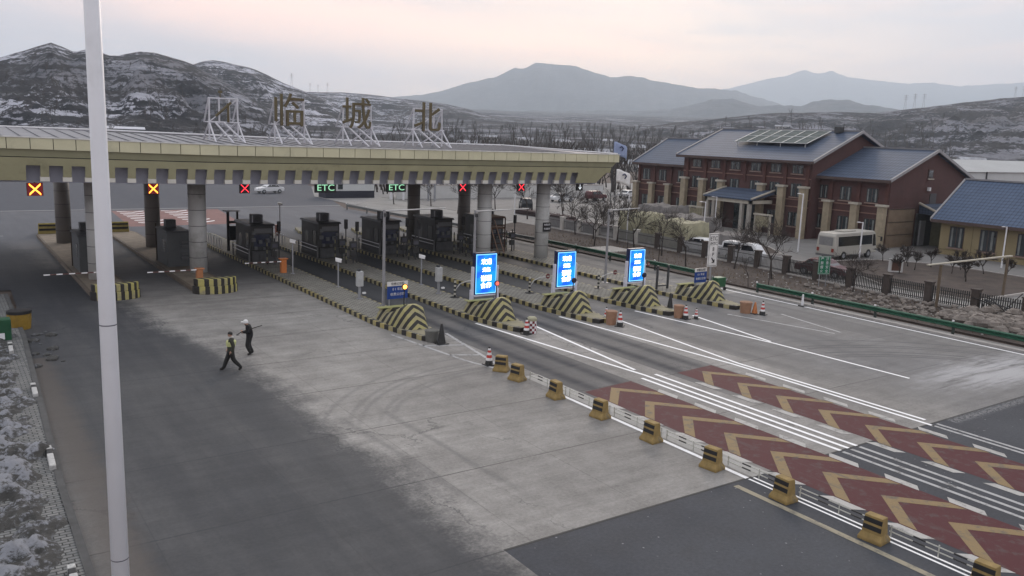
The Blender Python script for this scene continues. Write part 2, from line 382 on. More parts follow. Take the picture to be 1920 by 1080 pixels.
# side footway left with paving stones and dirty snow
def footway():
    m,nt,b=newmat('grey_paving_stones'); P=posn(nt)
    br=nt.nodes.new('ShaderNodeTexBrick'); nt.links.new(P,br.inputs['Vector']); br.inputs['Scale'].default_value=1.7
    br.inputs['Color1'].default_value=(.13,.135,.135,1); br.inputs['Color2'].default_value=(.19,.19,.185,1); br.inputs['Mortar'].default_value=(.03,.03,.03,1); br.inputs['Mortar Size'].default_value=.03
    c=scalec(nt,br.outputs[0],(nz(nt,P,3,5,.7)-.5)*1.2+1.0); nt.links.new(c,b.inputs['Base Color']); b.inputs['Roughness'].default_value=.9
    f=MB(); f.prism([(-9,-12),(1.95,-12),(2.38,26),(3.08,46),(3.1,58),(-9,58)],-.05,.14)
    tag(f.build('pavement',m),kind='structure')
    k=MB()
    pts=[(1.95,-12),(2.38,26),(3.08,46),(3.1,58)]
    k.prism([p for p in pts]+[(p[0]+.2,p[1]) for p in reversed(pts)],-.05,.17)
    tag(k.build('kerb',M('dark_kerb',(.07,.07,.07),.9,.3)),kind='structure')
    s=MB(); nx,ny=95,280; x0,x1,y0,y1=-6,2.6,9,47
    for j in range(ny):
        for i in range(nx):
            X=x0+(x1-x0)*i/(nx-1); Y=y0+(y1-y0)*j/(ny-1)
            X2=X+ (Y-26)*.033*(1 if Y>26 else .5)
            n=noise.fractal(Vector((X*1.5,Y*1.5,0)),.65,2.2,6); big=noise.noise(Vector((X*.28,Y*.28,5)))
            edge=sm((2.25+ .9*noise.noise(Vector((Y*.7,1,2)))-X)/.8)
            h=.14+(.26*n+.20*big+.17)*edge-.05*(1-edge)
            s.v.append((X2,Y,h))
    for j in range(ny-1):
        for i in range(nx-1):
            a=j*nx+i; s.f.append((a,a+1,a+nx+1,a+nx)); s.mi.append(0)
    m,nt,b=newmat('dirty_snow'); P=posn(nt); x,y,z=xyz(nt,P)
    n=nz(nt,P,1.2,7,.7); n2=nz(nt,P,5,6,.75)
    c=mix(nt,(n+(n2-.5)*1.1).ss(.46,.64),(.05,.049,.046),(.11,.115,.125)); c=mix(nt,(n*.6+n2*.5+z*.5).ss(.66,.76),c,(.27,.28,.31))
    nt.links.new(c,b.inputs['Base Color']); b.inputs['Roughness'].default_value=.8; bump(nt,b,n2+n,.9,.15)
    tag(s.build('snow',m,smooth=True),kind='stuff',label='dirty melting snow heaped on the left footway',cat=None)
footway()
# yard beyond the verge
YARD=M('yard_concrete',(.165,.16,.155),.85,.2,.5,dirt=((.14,.13,.12),.5))
g=MB(); g.prism([(60.2,18),(160,18),(160,125),(60.2,125)],-.05,.03); tag(g.build('path',YARD,None),kind='structure')
g=MB(); g.prism([(49.9,80.2),(60.1,86.2),(60.1,125.1),(49.9,111.8)],-.05,.018); tag(g.build('path',M('pale_side_yard',(.22,.215,.205),.85,.25,.3)),kind='structure')
g=MB(); g.prism([(49.9,112),(60.2,125.2),(160,125.2),(160,158),(70,158),(58,150),(50,128)],-.05,.02); tag(g.build('path',M('far_yard',(.22,.215,.21),.85,.2,.3)),kind='structure')
SOIL=M('brown_soil',(.052,.039,.033),.95,.45,.8,bmp=.6,dirt=((.09,.07,.055),.7))
def bed(poly):
    b=MB(); b.prism(poly,0.0,.14); tag(b.build('ground',SOIL),kind='structure')
    k=MB(); n=len(poly)
    for i in range(n):
        a=Vector(poly[i]); c=Vector(poly[(i+1)%n]); d_=(c-a).normalized(); q=Vector((d_.y,-d_.x))*.15
        k.prism([a,c,c+q,a+q],0.0,.2)
    tag(k.build('kerb',M('pale_kerb',(.36,.34,.32),.85,.2)),kind='structure')
g=MB(); g.prism([(58.4,8),(61.0,8),(61.0,44),(59.6,44),(58.6,36)],-.05,.045); tag(g.build('path',M('pale_yard_edge',(.30,.29,.28),.8,.2,.6)),kind='structure')
bed([(61.6,53),(68.5,52.5),(72,57),(72,62),(66,66),(61.6,64)])
bed([(61.2,30),(70,30),(77.5,33),(78,41.5),(74.5,46),(68,47.5),(61.2,37)])
g=MB(); g.prism([(50.1,8),(57.2,8),(58.2,40),(60.0,60),(60.0,86),(50.1,80)],-.05,.06); tag(g.build('ground',SOIL),kind='structure')
# ---------------------------------------------------------------- road markings
def strip(mb,a,b,w,z=.008):
    a=Vector(a); b=Vector(b); d_=(b-a).normalized(); n=Vector((d_.y,-d_.x))*w/2
    mb.sheet([a-n,b-n,b+n,a+n][::-1],z)
w=MB()
for a,b_ in [((25.05,39.6),(26.42,27.2)),((26.42,27.2),(26.5,16.62)),((27.75,37.5),(26.62,28.0)),((25.95,26.8),(26.03,16.62)),((26.97,27.0),(27.0,16.62)),
    ((30.6,39.0),(31.75,26.5)),((31.75,26.5),(31.78,16.4)),((33.3,36.5),(32.1,26.5)),((32.1,26.5),(32.2,17.0)),
    ((36.1,38.3),(37.25,28.5)),((37.25,28.5),(37.5,20.8)),((38.55,35.7),(37.4,28.8)),
    ((47.85,42.5),(47.95,-6)),((21.12,27.2),(21.05,16.62))]: strip(w,a,b_,.17)
for Xc in (21.05,21.28): strip(w,(Xc,16.55),(Xc,-2),.09)
tag(w.build('road_markings',WHITE),kind='structure')
w=MB()
for Xc in (26.0,26.5,27.0,31.8,32.15): strip(w,(Xc,16.5),(Xc,-4),.16)
for a,b_ in [((40.95,35.0),(42.6,28.4)),((44.3,33.5),(43.2,28.4)),((19.55,39.2),(20.35,33.0)),((20.35,33.0),(21.1,30.5)),((22.3,38.2),(21.3,31.5)),((5.0,88.3),(-6,88.3)),
   ((19.9,36.4),(21.9,35.6)),((20.2,34.2),(21.5,33.6))]: strip(w,a,b_,.17)
tag(w.build('road_markings',GREYW),kind='structure')
w=MB(); strip(w,(20.25,16.4),(20.15,-2),.22); tag(w.build('road_markings',OLDY),kind='structure')
w=MB(); strip(w,(21.68,29.5),(21.68,16.6),.8,.004); tag(w.build('road_markings',paint_mat('pale_concrete_strip',(.33,.325,.31),.3)),kind='structure')
r_=MB(); r_.sheet([(22.28,-3),(25.15,-3),(25.2,26.7),(22.28,26.4)],.005); r_.sheet([(28.0,-3),(30.75,-3),(30.6,26.9),(28.1,26.7)],.005)
tag(r_.build('road',REDS),kind='structure',label='worn dark red anti-skid surfacing on two approach lanes')
yv=MB(); wv=MB()
for Xc in (23.72,29.38):
    for k in range(14):
        Y=26.35-2.125*k
        hw=1.36
        for sgn in (-1,1):
            yv.sheet([(Xc,Y),(Xc,Y-.56),(Xc+sgn*hw,Y-1.98),(Xc+sgn*hw,Y-1.45)] if sgn<0 else [(Xc,Y),(Xc+sgn*hw,Y-1.45),(Xc+sgn*hw,Y-1.98),(Xc,Y-.56)],.010)
            x0=Xc+sgn*(hw+.06); x1=x0+sgn*.32
            p=[(x0,Y-1.4),(x1,Y-1.15),(x1,Y-2.3),(x0,Y-2.55)]
            wv.sheet(p if sgn>0 else p[::-1],.010)
tag(yv.build('road_markings',YELM),kind='structure',label='yellow chevron arrows on the red approach lanes')
tag(wv.build('road_markings',FADE),kind='structure')
# ---------------------------------------------------------------- common materials
OLIVE=M('olive_cladding',(.36,.345,.215),.5,.10,.8,dirt=((.14,.14,.09),.35))
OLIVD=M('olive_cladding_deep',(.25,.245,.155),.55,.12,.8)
LIP=M('sage_fascia_panel',(.54,.52,.36),.45,.12,.5,dirt=((.30,.29,.2),.45))
RIBL=M('lit_rib_end',(.58,.57,.52),.5,.12,1)  # lit end faces of the ribs, brightness put into the colour
ROOFM=M('pale_metal_roof',(.22,.22,.235),.7,.15,.4)
DKGL=M('slate_soffit_panel',(.30,.31,.37),.4,.1,1)
COLM=M('grey_column_cladding',(.50,.51,.50),.45,.12,.7,dirt=((.22,.22,.2),.5))
COLB=M('shaded_rear_column',(.17,.16,.15),.55,.12,.7)  # rear columns: shade under the canopy put into the colour
BLACK=M('black_metal',(.015,.015,.016),.5,.2)
DGREY=M('dark_grey_metal',(.045,.047,.05),.5,.2)
GALV=M('galvanised_steel',(.30,.31,.33),.45,.12,2,metal=.3)
WHT=M('white_painted_metal',(.68,.68,.70),.4,.08,1)
OFFW=M('off_white_plaster',(.50,.50,.49),.7,.1,.6)
CONC=M('island_concrete',(.20,.195,.175),.85,.25,1.5)
def checker_pave():
    m,nt,b=newmat('island_block_paving'); P=posn(nt)
    br=nt.nodes.new('ShaderNodeTexBrick'); nt.links.new(P,br.inputs['Vector']); br.inputs['Scale'].default_value=1.3
    br.inputs['Color1'].default_value=(.255,.245,.215,1); br.inputs['Color2'].default_value=(.205,.195,.17,1); br.inputs['Mortar'].default_value=(.05,.05,.045,1); br.inputs['Mortar Size'].default_value=.03
    n=nz(nt,P,.7,6,.7); c=scalec(nt,br.outputs[0],(n-.5)*1.1+(nz(nt,P,12,3)-.5)*.5+1.05); nt.links.new(c,b.inputs['Base Color']); b.inputs['Roughness'].default_value=.9
    return m
IPAVE=checker_pave()
def stripes(name,kind,ya=(.36,.30,.12),bl=(.018,.016,.014),pitch=.9,k=(0,1,0),sharp=True):
    m,nt,b=newmat(name); v=objc(nt); x,y,z=xyz(nt,v)
    ph=(x.abs() if kind=='chev' else x)*k[0]+y*k[1]+z*k[2]
    f=(ph/pitch+50.25+(nz(nt,v,6,3)-.5)*.06).frac().lt(.5)
    n=nz(nt,v,3,6,.7); n2=nz(nt,v,1.1,4,.6)
    yy=mix(nt,n2.ss(.4,.62),ya,(.27,.245,.15)); c=mix(nt,f,yy,bl); c=mix(nt,(n.ss(.55,.75))*.45,c,(.13,.115,.085))
    nt.links.new(c,b.inputs['Base Color']); b.inputs['Roughness'].default_value=.65
    return m
KERBS=stripes('striped_kerb_paint','lin',pitch=.72,k=(.6,1,0))
CHEV=stripes('chevron_crash_paint','chev',pitch=.56,k=(.85,1.0,.8),ya=(.33,.30,.12))
# ---------------------------------------------------------------- islands, noses
IX=[20.9,26.4,31.9,37.4,42.9]
NTH=['nearest','second','third','fourth','farthest']
def island(Xc,y_near,y_far,label,first=None,hw=1.25):
    t=empty('traffic_island',(Xc,y_near,0),0,label,'island','toll islands between the lanes')
    L=y_far-y_near
    plan=[(0,.15),(.35,.1),(.55,.5),(.85,2.0),(hw,4.6),(hw,L-3),(.5,L),(-.5,L),(-hw,L-3),(-hw,4.6),(-.85,2.0),(-.55,.5),(-.35,.1)]
    k=MB(); k.prism(plan,-.02,.26); k.build('kerb',KERBS,t,bev=.02)
    def off(p,d_=.16): return (p[0]*(1-d_/max(.3,abs(hw))), min(max(p[1],.35),L-.2))
    c=MB(); c.prism([off(p) for p in plan],.2,.268)
    c.build('paving',IPAVE,t)
    c=MB(); c.prism([off((x_,y_),.2) for x_,y_ in [(0,.2),(.5,.6),(.8,2.0),(1.2,4.6),(1.2,5.6),(-1.2,5.6),(-1.2,4.6),(-.8,2.0),(-.5,.6)]],.269,.275); c.build('tip_paving',M('khaki_tip_concrete',(.235,.215,.145),.85,.2,1.5),t)
    return t
def nose(first_obj=None):
    t=empty('crash_nose',(0,0,0),0,'x','crash barrier','striped crash noses on the toll islands')
    st=[(3.3,1.0,.68),(2.75,1.0,.68),(2.73,.98,.50),(2.2,.98,.62),(1.5,.96,.98),(1.0,.92,1.22),(.8,.86,1.20),(.5,.74,.80),(.2,.62,.32),(0,.54,.02)]
    mb=MB(); n=len(st)
    for (yy,hw,h) in st:
        for (fx,fz) in ((-1,0),(-.88,.5),(-.70,.86),(-.30,1),(.30,1),(.70,.86),(.88,.5),(1,0)):
            mb.v.append((hw*fx,yy,h*fz))
    for i in range(n-1):
        for j in range(7):
            a=i*8+j; mb.f.append((a,a+1,a+9,a+8)); mb.mi.append(0)
    mb.f.append(tuple(range(8))); mb.mi.append(0); mb.f.append(tuple(reversed(range((n-1)*8,n*8)))); mb.mi.append(0)
    mb.build('barrier_body',CHEV,t,bev=.02)
    c=MB(); c.box(-.98,.98,2.8,3.25,.682,.71); c.build('cap_slab',M('mossy_yellow_paint',(.25,.25,.10),.8,.25,3),t)
    return t
NOSEP=nose()
YN=[36.85,36.5,36.3,36.1,35.6]
for i,Xc in enumerate(IX):
    far=86 if i<3 else 84
    island(Xc,YN[i],far,f'long toll island with black and yellow kerb, {NTH[i]} of the five pointed ones')
    place(NOSEP,i==0,(Xc,YN[i]+1.75,.265),0,f'black and yellow chevron crash nose on the {NTH[i]} pointed toll island')
# blunt ends of the two left islands, with striped drum-like noses, far ends yellow attenuators
for i,(Xc,yn) in enumerate(((8.75,54.6),(14.6,54.3))):
    t=empty('traffic_island',(Xc,yn,0),0,['left toll island with brown paving, half hidden by the white mast','toll island whose blunt striped end lies right of the white mast'][i],'island','blunt toll islands on the left')
    L=36
    plan=[(-1.25,.5),(-.8,.1),(.8,.1),(1.25,.5),(1.25,L-4),(.3,L),(-.3,L),(-1.25,L-4)]
    k=MB(); k.prism(plan,-.02,.24); k.build('kerb',M('brown_kerb',(.13,.105,.08),.85,.25),t,bev=.02)
    c=MB(); c.prism([(p[0]*.87,min(max(p[1],.4),L-.3)) for p in plan],.2,.248); c.build('paving',M('brown_island_paving',(.21,.175,.135),.9,.25,1.5),t)
    e=empty('end_barrier',(Xc,yn-.9,0),0,['striped blunt end barrier at the foot of the white mast','striped blunt end barrier right of the white mast, clear of it'][i],'crash barrier','blunt striped end barriers')
    mb=MB(); pts=[]
    for a in range(0,181,15):
        pts.append((-1.42*math.cos(R(a)),1.2-1.15*math.sin(R(a))*.75))
    mb.prism(pts,.0,.52); o=mb.build('lower_band',stripes('end_stripes_low','lin',pitch=.46,k=(1,.45,0),ya=(.40,.36,.12)),e,bev=.03)
    mb=MB(); mb.prism([(p[0]*.95,p[1]*.95+.06) for p in pts],.52,.98); mb.build('upper_band',stripes('end_stripes_high','lin',pitch=.46,k=(1,.45,0),ya=(.40,.36,.12)),e,bev=.05)
    a=empty('crash_cushion',(Xc-.2,yn+L-1.5,.24),0,['dusty yellow crash cushion at the far tip of the left island','dusty yellow crash cushion at the far tip of the second left island'][i],'crash barrier','yellow crash cushions')
    mb=MB(); mb.hexa([(-.9,-2.2,0),(.9,-2.2,0),(.35,1.2,0),(-.35,1.2,0)],[(-.85,-2.2,1.0),(.85,-2.2,1.0),(.3,1.1,.45),(-.3,1.1,.45)]); mb.build('cushion_body',M('dusty_yellow',(.33,.27,.09),.8,.3,2),a,bev=.05)
    mb=MB(); mb.box(-.8,.8,-2.25,-2.2,.3,.5); mb.box(-.8,.8,-2.25,-2.2,.7,.85); mb.build('black_band',BLACK,a)
# ---------------------------------------------------------------- canopy
def canopy():
    t=empty('toll_canopy',(24,60,0),0,'wide flat toll canopy with sage fascia over the booths','canopy')
    ox,oy=24,60
    X0,X1=-1.2,48.9
    def dz(x): return .22*sm((17-x)/17)
    def Z(x,z): return z+dz(x)
    Yf=55.0
    # lip panels
    mb=MB(); bk=MB()
    x=X1; k=0
    while x>X0:
        xn=max(X0,x-(1.16 if k>1 else .62)); a=xn+.02; c=x-.02
        mb.hexa([(a-ox,Yf-oy,Z(a,8.70)),(c-ox,Yf-oy,Z(c,8.70)),(c-ox,Yf+.16-oy,Z(c,8.70)),(a-ox,Yf+.16-oy,Z(a,8.70))],
                [(a-ox,Yf-oy,Z(a,9.33)),(c-ox,Yf-oy,Z(c,9.33)),(c-ox,Yf+.16-oy,Z(c,9.33)),(a-ox,Yf+.16-oy,Z(a,9.33))])
        x=xn;k+=1
    mb.build('fascia_panels',LIP,t)
    def longbox(mb,prof,xa,xb,xa2=None,xb2=None,n=14):
        """prof: list of (y,z) polygon extruded along x with sag"""
        m_=len(prof); 
        for i in range(n+1):
            for (yy,zz,ins) in prof:
                xs=xa+ins; xe=xb-ins; xx=xs+(xe-xs)*i/n
                mb.v.append((xx-ox,yy-oy,Z(xx,zz)))
        o=len(mb.v)-(n+1)*m_
        for i in range(n):
            for j in range(m_):
                q=(j+1)%m_; mb.f.append((o+i*m_+j,o+(i+1)*m_+j,o+(i+1)*m_+q,o+i*m_+q)); mb.mi.append(mb.m)
        mb.f.append(tuple(o+j for j in range(m_))); mb.f.append(tuple(o+n*m_+j for j in reversed(range(m_)))); mb.mi+=[mb.m]*2
    b=MB(); longbox(b,[(55.06,8.72,0.03),(55.4,8.72,0.03),(55.4,9.31,0.03),(55.06,9.31,0.03)],X0,X1); b.build('joint_backing',BLACK,t)
    b=MB(); longbox(b,[(54.96,9.33,-.03),(55.3,9.33,-.03),(55.3,9.39,-.03),(54.96,9.39,-.03)],X0,X1); b.build('roof_edge_trim',M('white_trim',(.55,.55,.53),.5),t)
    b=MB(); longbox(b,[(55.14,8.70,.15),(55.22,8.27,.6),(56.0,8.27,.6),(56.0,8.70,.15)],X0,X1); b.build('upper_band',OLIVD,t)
    b=MB(); longbox(b,[(55.30,8.22,.75),(56.0,8.22,.75),(56.0,8.268,.75),(55.30,8.268,.75)],X0,X1); b.build('shadow_gap',BLACK,t)
    # sloped panel with openings: top strip + ribs
    def slab(mb,x0,x1,z0,z1,dep=.12):
        def yy(z): return 55.18+(8.22-z)*.33
        def sh(x,z):   # end inset
            return x
        mb.hexa([(x0-ox,yy(z0)-oy,Z(x0,z0)),(x1-ox,yy(z0)-oy,Z(x1,z0)),(x1-ox,yy(z0)+dep-oy,Z(x1,z0)),(x0-ox,yy(z0)+dep-oy,Z(x0,z0))],
                [(x0-ox,yy(z1)-oy,Z(x0,z1)),(x1-ox,yy(z1)-oy,Z(x1,z1)),(x1-ox,yy(z1)+dep-oy,Z(x1,z1)),(x0-ox,yy(z1)+dep-oy,Z(x0,z1))])
    mb=MB()
    xs=44.75; pitch=1.163; ops=[]
    while xs>4.2: ops.append((xs-.72,xs)); xs-=pitch
    for i in range(26): 
        a=-.3+ i*(48.2+.3)/26; slab(mb,a,a+(48.5)/26,7.78,8.22)
    # ends (right end tapers)
    e0=ops[0][1]
    def yy(z): return 55.18+(8.22-z)*.33
    for (xa,xb_t,xb_b) in ((e0,48.1,46.9),):
        mb.hexa([(xa-ox,yy(6.9)-oy,6.9),(xb_b-ox,yy(6.9)-oy,6.9),(xb_b-ox,yy(6.9)+.12-oy,6.9),(xa-ox,yy(6.9)+.12-oy,6.9)],
                [(xa-ox,yy(7.78)-oy,7.78),(xb_t-.3-ox,yy(7.78)-oy,7.78),(xb_t-.3-ox,yy(7.78)+.12-oy,7.78),(xa-ox,yy(7.78)+.12-oy,7.78)])
    l0=ops[-1][0]; slab(mb,.2,l0,6.9,7.78)
    for i in range(len(ops)-1): slab(mb,ops[i+1][1],ops[i][0],7.12,7.78)
    mb.build('soffit_panel',OLIVE,t)
    mb=MB()
    for i in range(len(ops)-1):
        a,c=ops[i+1][1],ops[i][0]
        mb.box(a-.02-ox,c+.02-ox,yy(7.0)-.03-oy,yy(7.0)+.2-oy,Z(a,6.86),Z(a,7.13))
    mb.build('rib_ends',RIBL,t)
    mb=MB(); longbox(mb,[(56.15,6.78,1.6),(56.35,6.78,1.6),(56.1,8.2,1.0),(55.95,8.2,1.0)],X0,X1); mb.build('recessed_panels',DKGL,t)
    # end soffit wing right (deep olive underside)
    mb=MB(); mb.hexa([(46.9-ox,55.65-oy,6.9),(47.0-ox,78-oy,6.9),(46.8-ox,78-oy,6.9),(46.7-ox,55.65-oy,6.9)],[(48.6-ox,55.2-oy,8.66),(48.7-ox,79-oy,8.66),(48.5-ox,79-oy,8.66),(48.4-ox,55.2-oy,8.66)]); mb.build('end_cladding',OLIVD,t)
    mb=MB(); mb.box(48.72-ox,48.88-ox,55.17-oy,79-oy,8.7,9.33); mb.build('end_fascia',LIP,t)
    # roof
    mb=MB(); yr=66.5
    n=40
    for i in range(n+1):
        x=X0+(44.6-X0)*i/n
        mb.v+= [(x-ox,55.25-oy,Z(x,9.34)),(x-ox,yr-oy,9.66+.30*sm((24-x)/24)),(x-ox,79.2-oy,Z(x,9.2))]
    for i in range(n):
        for j in range(2): mb.f.append((i*3+j,(i+1)*3+j,(i+1)*3+j+1,i*3+j+1)); mb.mi.append(0)
    o=len(mb.v); mb.v+=[(X1-ox,55.25-oy,9.34),(X1-ox,79.2-oy,9.2)]
    e=n*3; mb.f+=[(e,o,e+1),(e+1,o,o+1),(e+1,o+1,e+2)]; mb.mi+=[0]*3
    mb.build('roof',ROOFM,t)
    mb=MB()
    for i in range(52):
        x=X0+.8+i*.95
        if x<44.4:
            mb.hexa([(x-ox,55.3-oy,Z(x,9.35)),(x+.05-ox,55.3-oy,Z(x,9.35)),(x+.05-ox,yr-oy,9.67+.30*sm((24-x)/24)),(x-ox,yr-oy,9.67+.30*sm((24-x)/24))],
                    [(x-ox,55.3-oy,Z(x,9.40)),(x+.05-ox,55.3-oy,Z(x,9.40)),(x+.05-ox,yr-oy,9.71+.30*sm((24-x)/24)),(x-ox,yr-oy,9.71+.30*sm((24-x)/24))])
    mb.build('roof_seams',M('seam_metal',(.15,.15,.165),.6),t)
    mb=MB(); mb.tube([(X0-ox,yr-oy,10.02),(10-ox,yr-oy,9.96),(24-ox,yr-oy,9.74),(44.6-ox,yr-oy,9.72)],.07,6); mb.tube([(44.6-ox,yr-oy,9.72),(X1-ox,55.3-oy,9.42)],.06,6); mb.build('ridge_cap',WHT,t)
    mb=MB(); longbox(mb,[(56.2,6.85,1.5),(78.8,6.85,1.5),(78.8,7.1,1.5),(56.2,7.1,1.5)],X0,X1); mb.build('ceiling',M('dark_ceiling',(.10,.10,.11),.7),t)
    mb=MB(); longbox(mb,[(78.8,7.0,.2),(79.1,7.0,.2),(79.1,9.2,0),(78.8,9.2,0)],X0,X1); mb.build('rear_fascia',OLIVE,t)
    for (cx,cy,m) in ((8.75,61,COLM),(15.3,61.3,COLM),(37.8,58.9,COLM),(43.6,58.6,COLM),(9.0,80.2,COLB),(15.2,75.6,COLB),(37.9,71.6,COLB),(43.3,71.2,COLB)):
        mb=MB(); mb.lathe([(.6,.2),(.6,6.86)],cx-ox,cy-oy,36); c=mb.build('column',m,t)
        zz=1.3
        while zz<6.7:
            mb=MB(); mb.lathe([(.604,zz),(.604,zz+.035)],cx-ox,cy-oy,36); mb.build('joint_ring',M('column_joint',(.06,.06,.065),.7),c); zz+=1.12
        for p in c.data.polygons: p.use_smooth=abs(p.normal.z)<.5
        if cx==43.6:
            mb=MB(); mb.box(cx-.35-ox,cx+.45-ox,cy-.68-oy,cy-.6-oy,2.55,3.35); n_=mb.build('notice_board',BLACK,c)
            text('lettering','收费岗亭',.17,WHT,c,(cx+.05-ox,cy-.69-oy,3.15),(R(90),0,0)); text('lettering','车道编号',.17,WHT,c,(cx+.05-ox,cy-.69-oy,2.8),(R(90),0,0))
    return t
canopy()
# rooftop lettering on lattice frames
def roof_sign(x0,x1,ch,label,base=9.5,top=12.45,col=(.10,.075,.04)):
    t=empty('rooftop_sign',((x0+x1)/2,60,9.45),0,label,'sign','rooftop place name signs on lattice frames')
    w=(x1-x0)/2; h=top-9.45; mid=1.35
    f=MB(); r=.06
    def T(a,b,rr=r): f.tube([a,b],rr,6)
    for sx in (-w,w):
        T((sx,0,mid),(sx*.96,0,h)); T((sx,-1.6,-.02),(sx,0,mid)); T((sx,1.6,.1),(sx,0,mid)); T((sx,0,mid),(sx,1.5,.15)); T((sx,0,h),(sx,1.3,mid)); T((sx*1.0,0,.1),(sx,0,mid))
    T((-w*1.15,0,mid),(w*1.15,0,mid),.06); T((-w,0,h),(w,0,h),.055); T((-w,1.3,mid),(w,1.3,mid),.04)
    T((-w,0,mid),(w,0,h),.035); T((w*.2,-1.6,-.02),(-w*.6,0,mid)); T((w,-1.6,0),(0,0,mid)); T((-w*.3,0,mid),(-w*.3,0,h)); T((w*.4,0,mid),(w*.4,0,h)); T((0,1.6,.1),(w*.9,0,mid))
    f.build('lattice_frame',M('white_frame_steel',(.52,.52,.56),.5),t)
    if ch:
        o=text('letter',ch,2.5,M('weathered_bronze_letter',(.075,.045,.022),.6,.35,3),t,(-.1,-.12,mid+.85),(R(90),0,0),.08,bold=.0)
    else:
        p=MB(); p.tube([(-.55,-.08,mid+.4),(.5,-.08,h-.25)],.09,6); p.tube([(.3,-.08,h-.3),(.3,-.08,mid)],.09,6); p.tube([(-.2,0,h),(-.2,0,h+.35)],.03,6); p.box(-.32,-.08,-.1,.1,h+.35,h+.52); p.build('letter_remains',M('weathered_bronze_letter',(.1,.08,.04)),t)
    return t
roof_sign(15.95,17.9,'','empty white lattice frame, leftmost on the canopy roof',top=12.4)
roof_sign(20.5,22.7,'临','bronze character with tall left stroke on white lattice, second sign from left on the roof',top=12.5)
roof_sign(25.7,28.0,'城','dense bronze character on white lattice, third sign from left on the roof',top=12.4)
roof_sign(31.6,34.2,'北','open bronze character on white lattice, rightmost sign on the roof',top=12.45)
# lane signals
LEDR=EM('red_led',(1.0,.03,.05),1.5); LEDO=EM('orange_led',(1.0,.28,.03),3.0); LEDG=EM('green_led',(.45,1.0,.62),.5); LEDW=EM('white_led',(.8,.85,.9),.8)
def signal(x,kind,label):
    t=empty('lane_signal',(x,56.6,6.2),0,label,'lane signal','lane signals hanging under the canopy edge')
    w=.78 if kind=='ETC' else (.42 if kind=='bigx' else .33); h=.33 if kind!='bigx' else .38
    b=MB(); b.box(-w,w,0,.18,-h+.3,h+.3); b.build('housing',BLACK,t,bev=.01)
    s=MB(); s.box(-.03,.03,.05,.1,h+.3,.75); s.build('bracket',DGREY,t)
    if kind in('x','bigx','ox'):
        m=LEDR if kind=='x' else LEDO; q=MB(); a=h*.78
        for sg in (-1,1):
            d_=a*.13 if kind=='x' else a*.2
            q.hexa([(-a-0+d_*0,-.02,.3-sg*a-d_),(a,-.02,.3+sg*a-d_),(a,0.0,.3+sg*a-d_),(-a,0.0,.3-sg*a-d_)],[(-a,-.02,.3-sg*a+d_),(a,-.02,.3+sg*a+d_),(a,0.0,.3+sg*a+d_),(-a,0.0,.3-sg*a+d_)])
        q.build('led_cross',m,t)
        if kind!='x':
            q=MB(); q.box(-w*.96,w*.96,-.012,-.004,.3-h*.96,.3+h*.96); q.build('led_panel',EM('dim_red_led',(.5,.0,.01),.14),t)
    elif kind=='ETC':
        text('led_text','ETC',.62,LEDG,t,(0,-.015,.3),(R(90),0,0),.006,sx=1.2)
    else:
        q=MB(); q.tube([(0,-.02,.5),(0,-.02,.12)],.022,6); q.tube([(-.14,-.02,.28),(0,-.02,.1),(.14,-.02,.28)],.022,6); q.build('led_arrow',LEDW,t)
signal(4.98,'bigx','orange cross on red lane signal, leftmost under the canopy')
signal(11.5,'ox','orange cross lane signal just right of the white mast')
signal(17.25,'x','red cross lane signal left of the first green letters')
signal(22.95,'ETC','green lettered lane signal over the white car and container, left of the other')
signal(28.5,'ETC','green lettered lane signal beside the shaded rear column, right of the other')
signal(34.25,'x','red cross lane signal in front of the shaded rear column')
signal(39.85,'x','red cross lane signal between the two right front columns')
signal(46.0,'v','dark lane signal with pale down arrow, rightmost under the canopy')
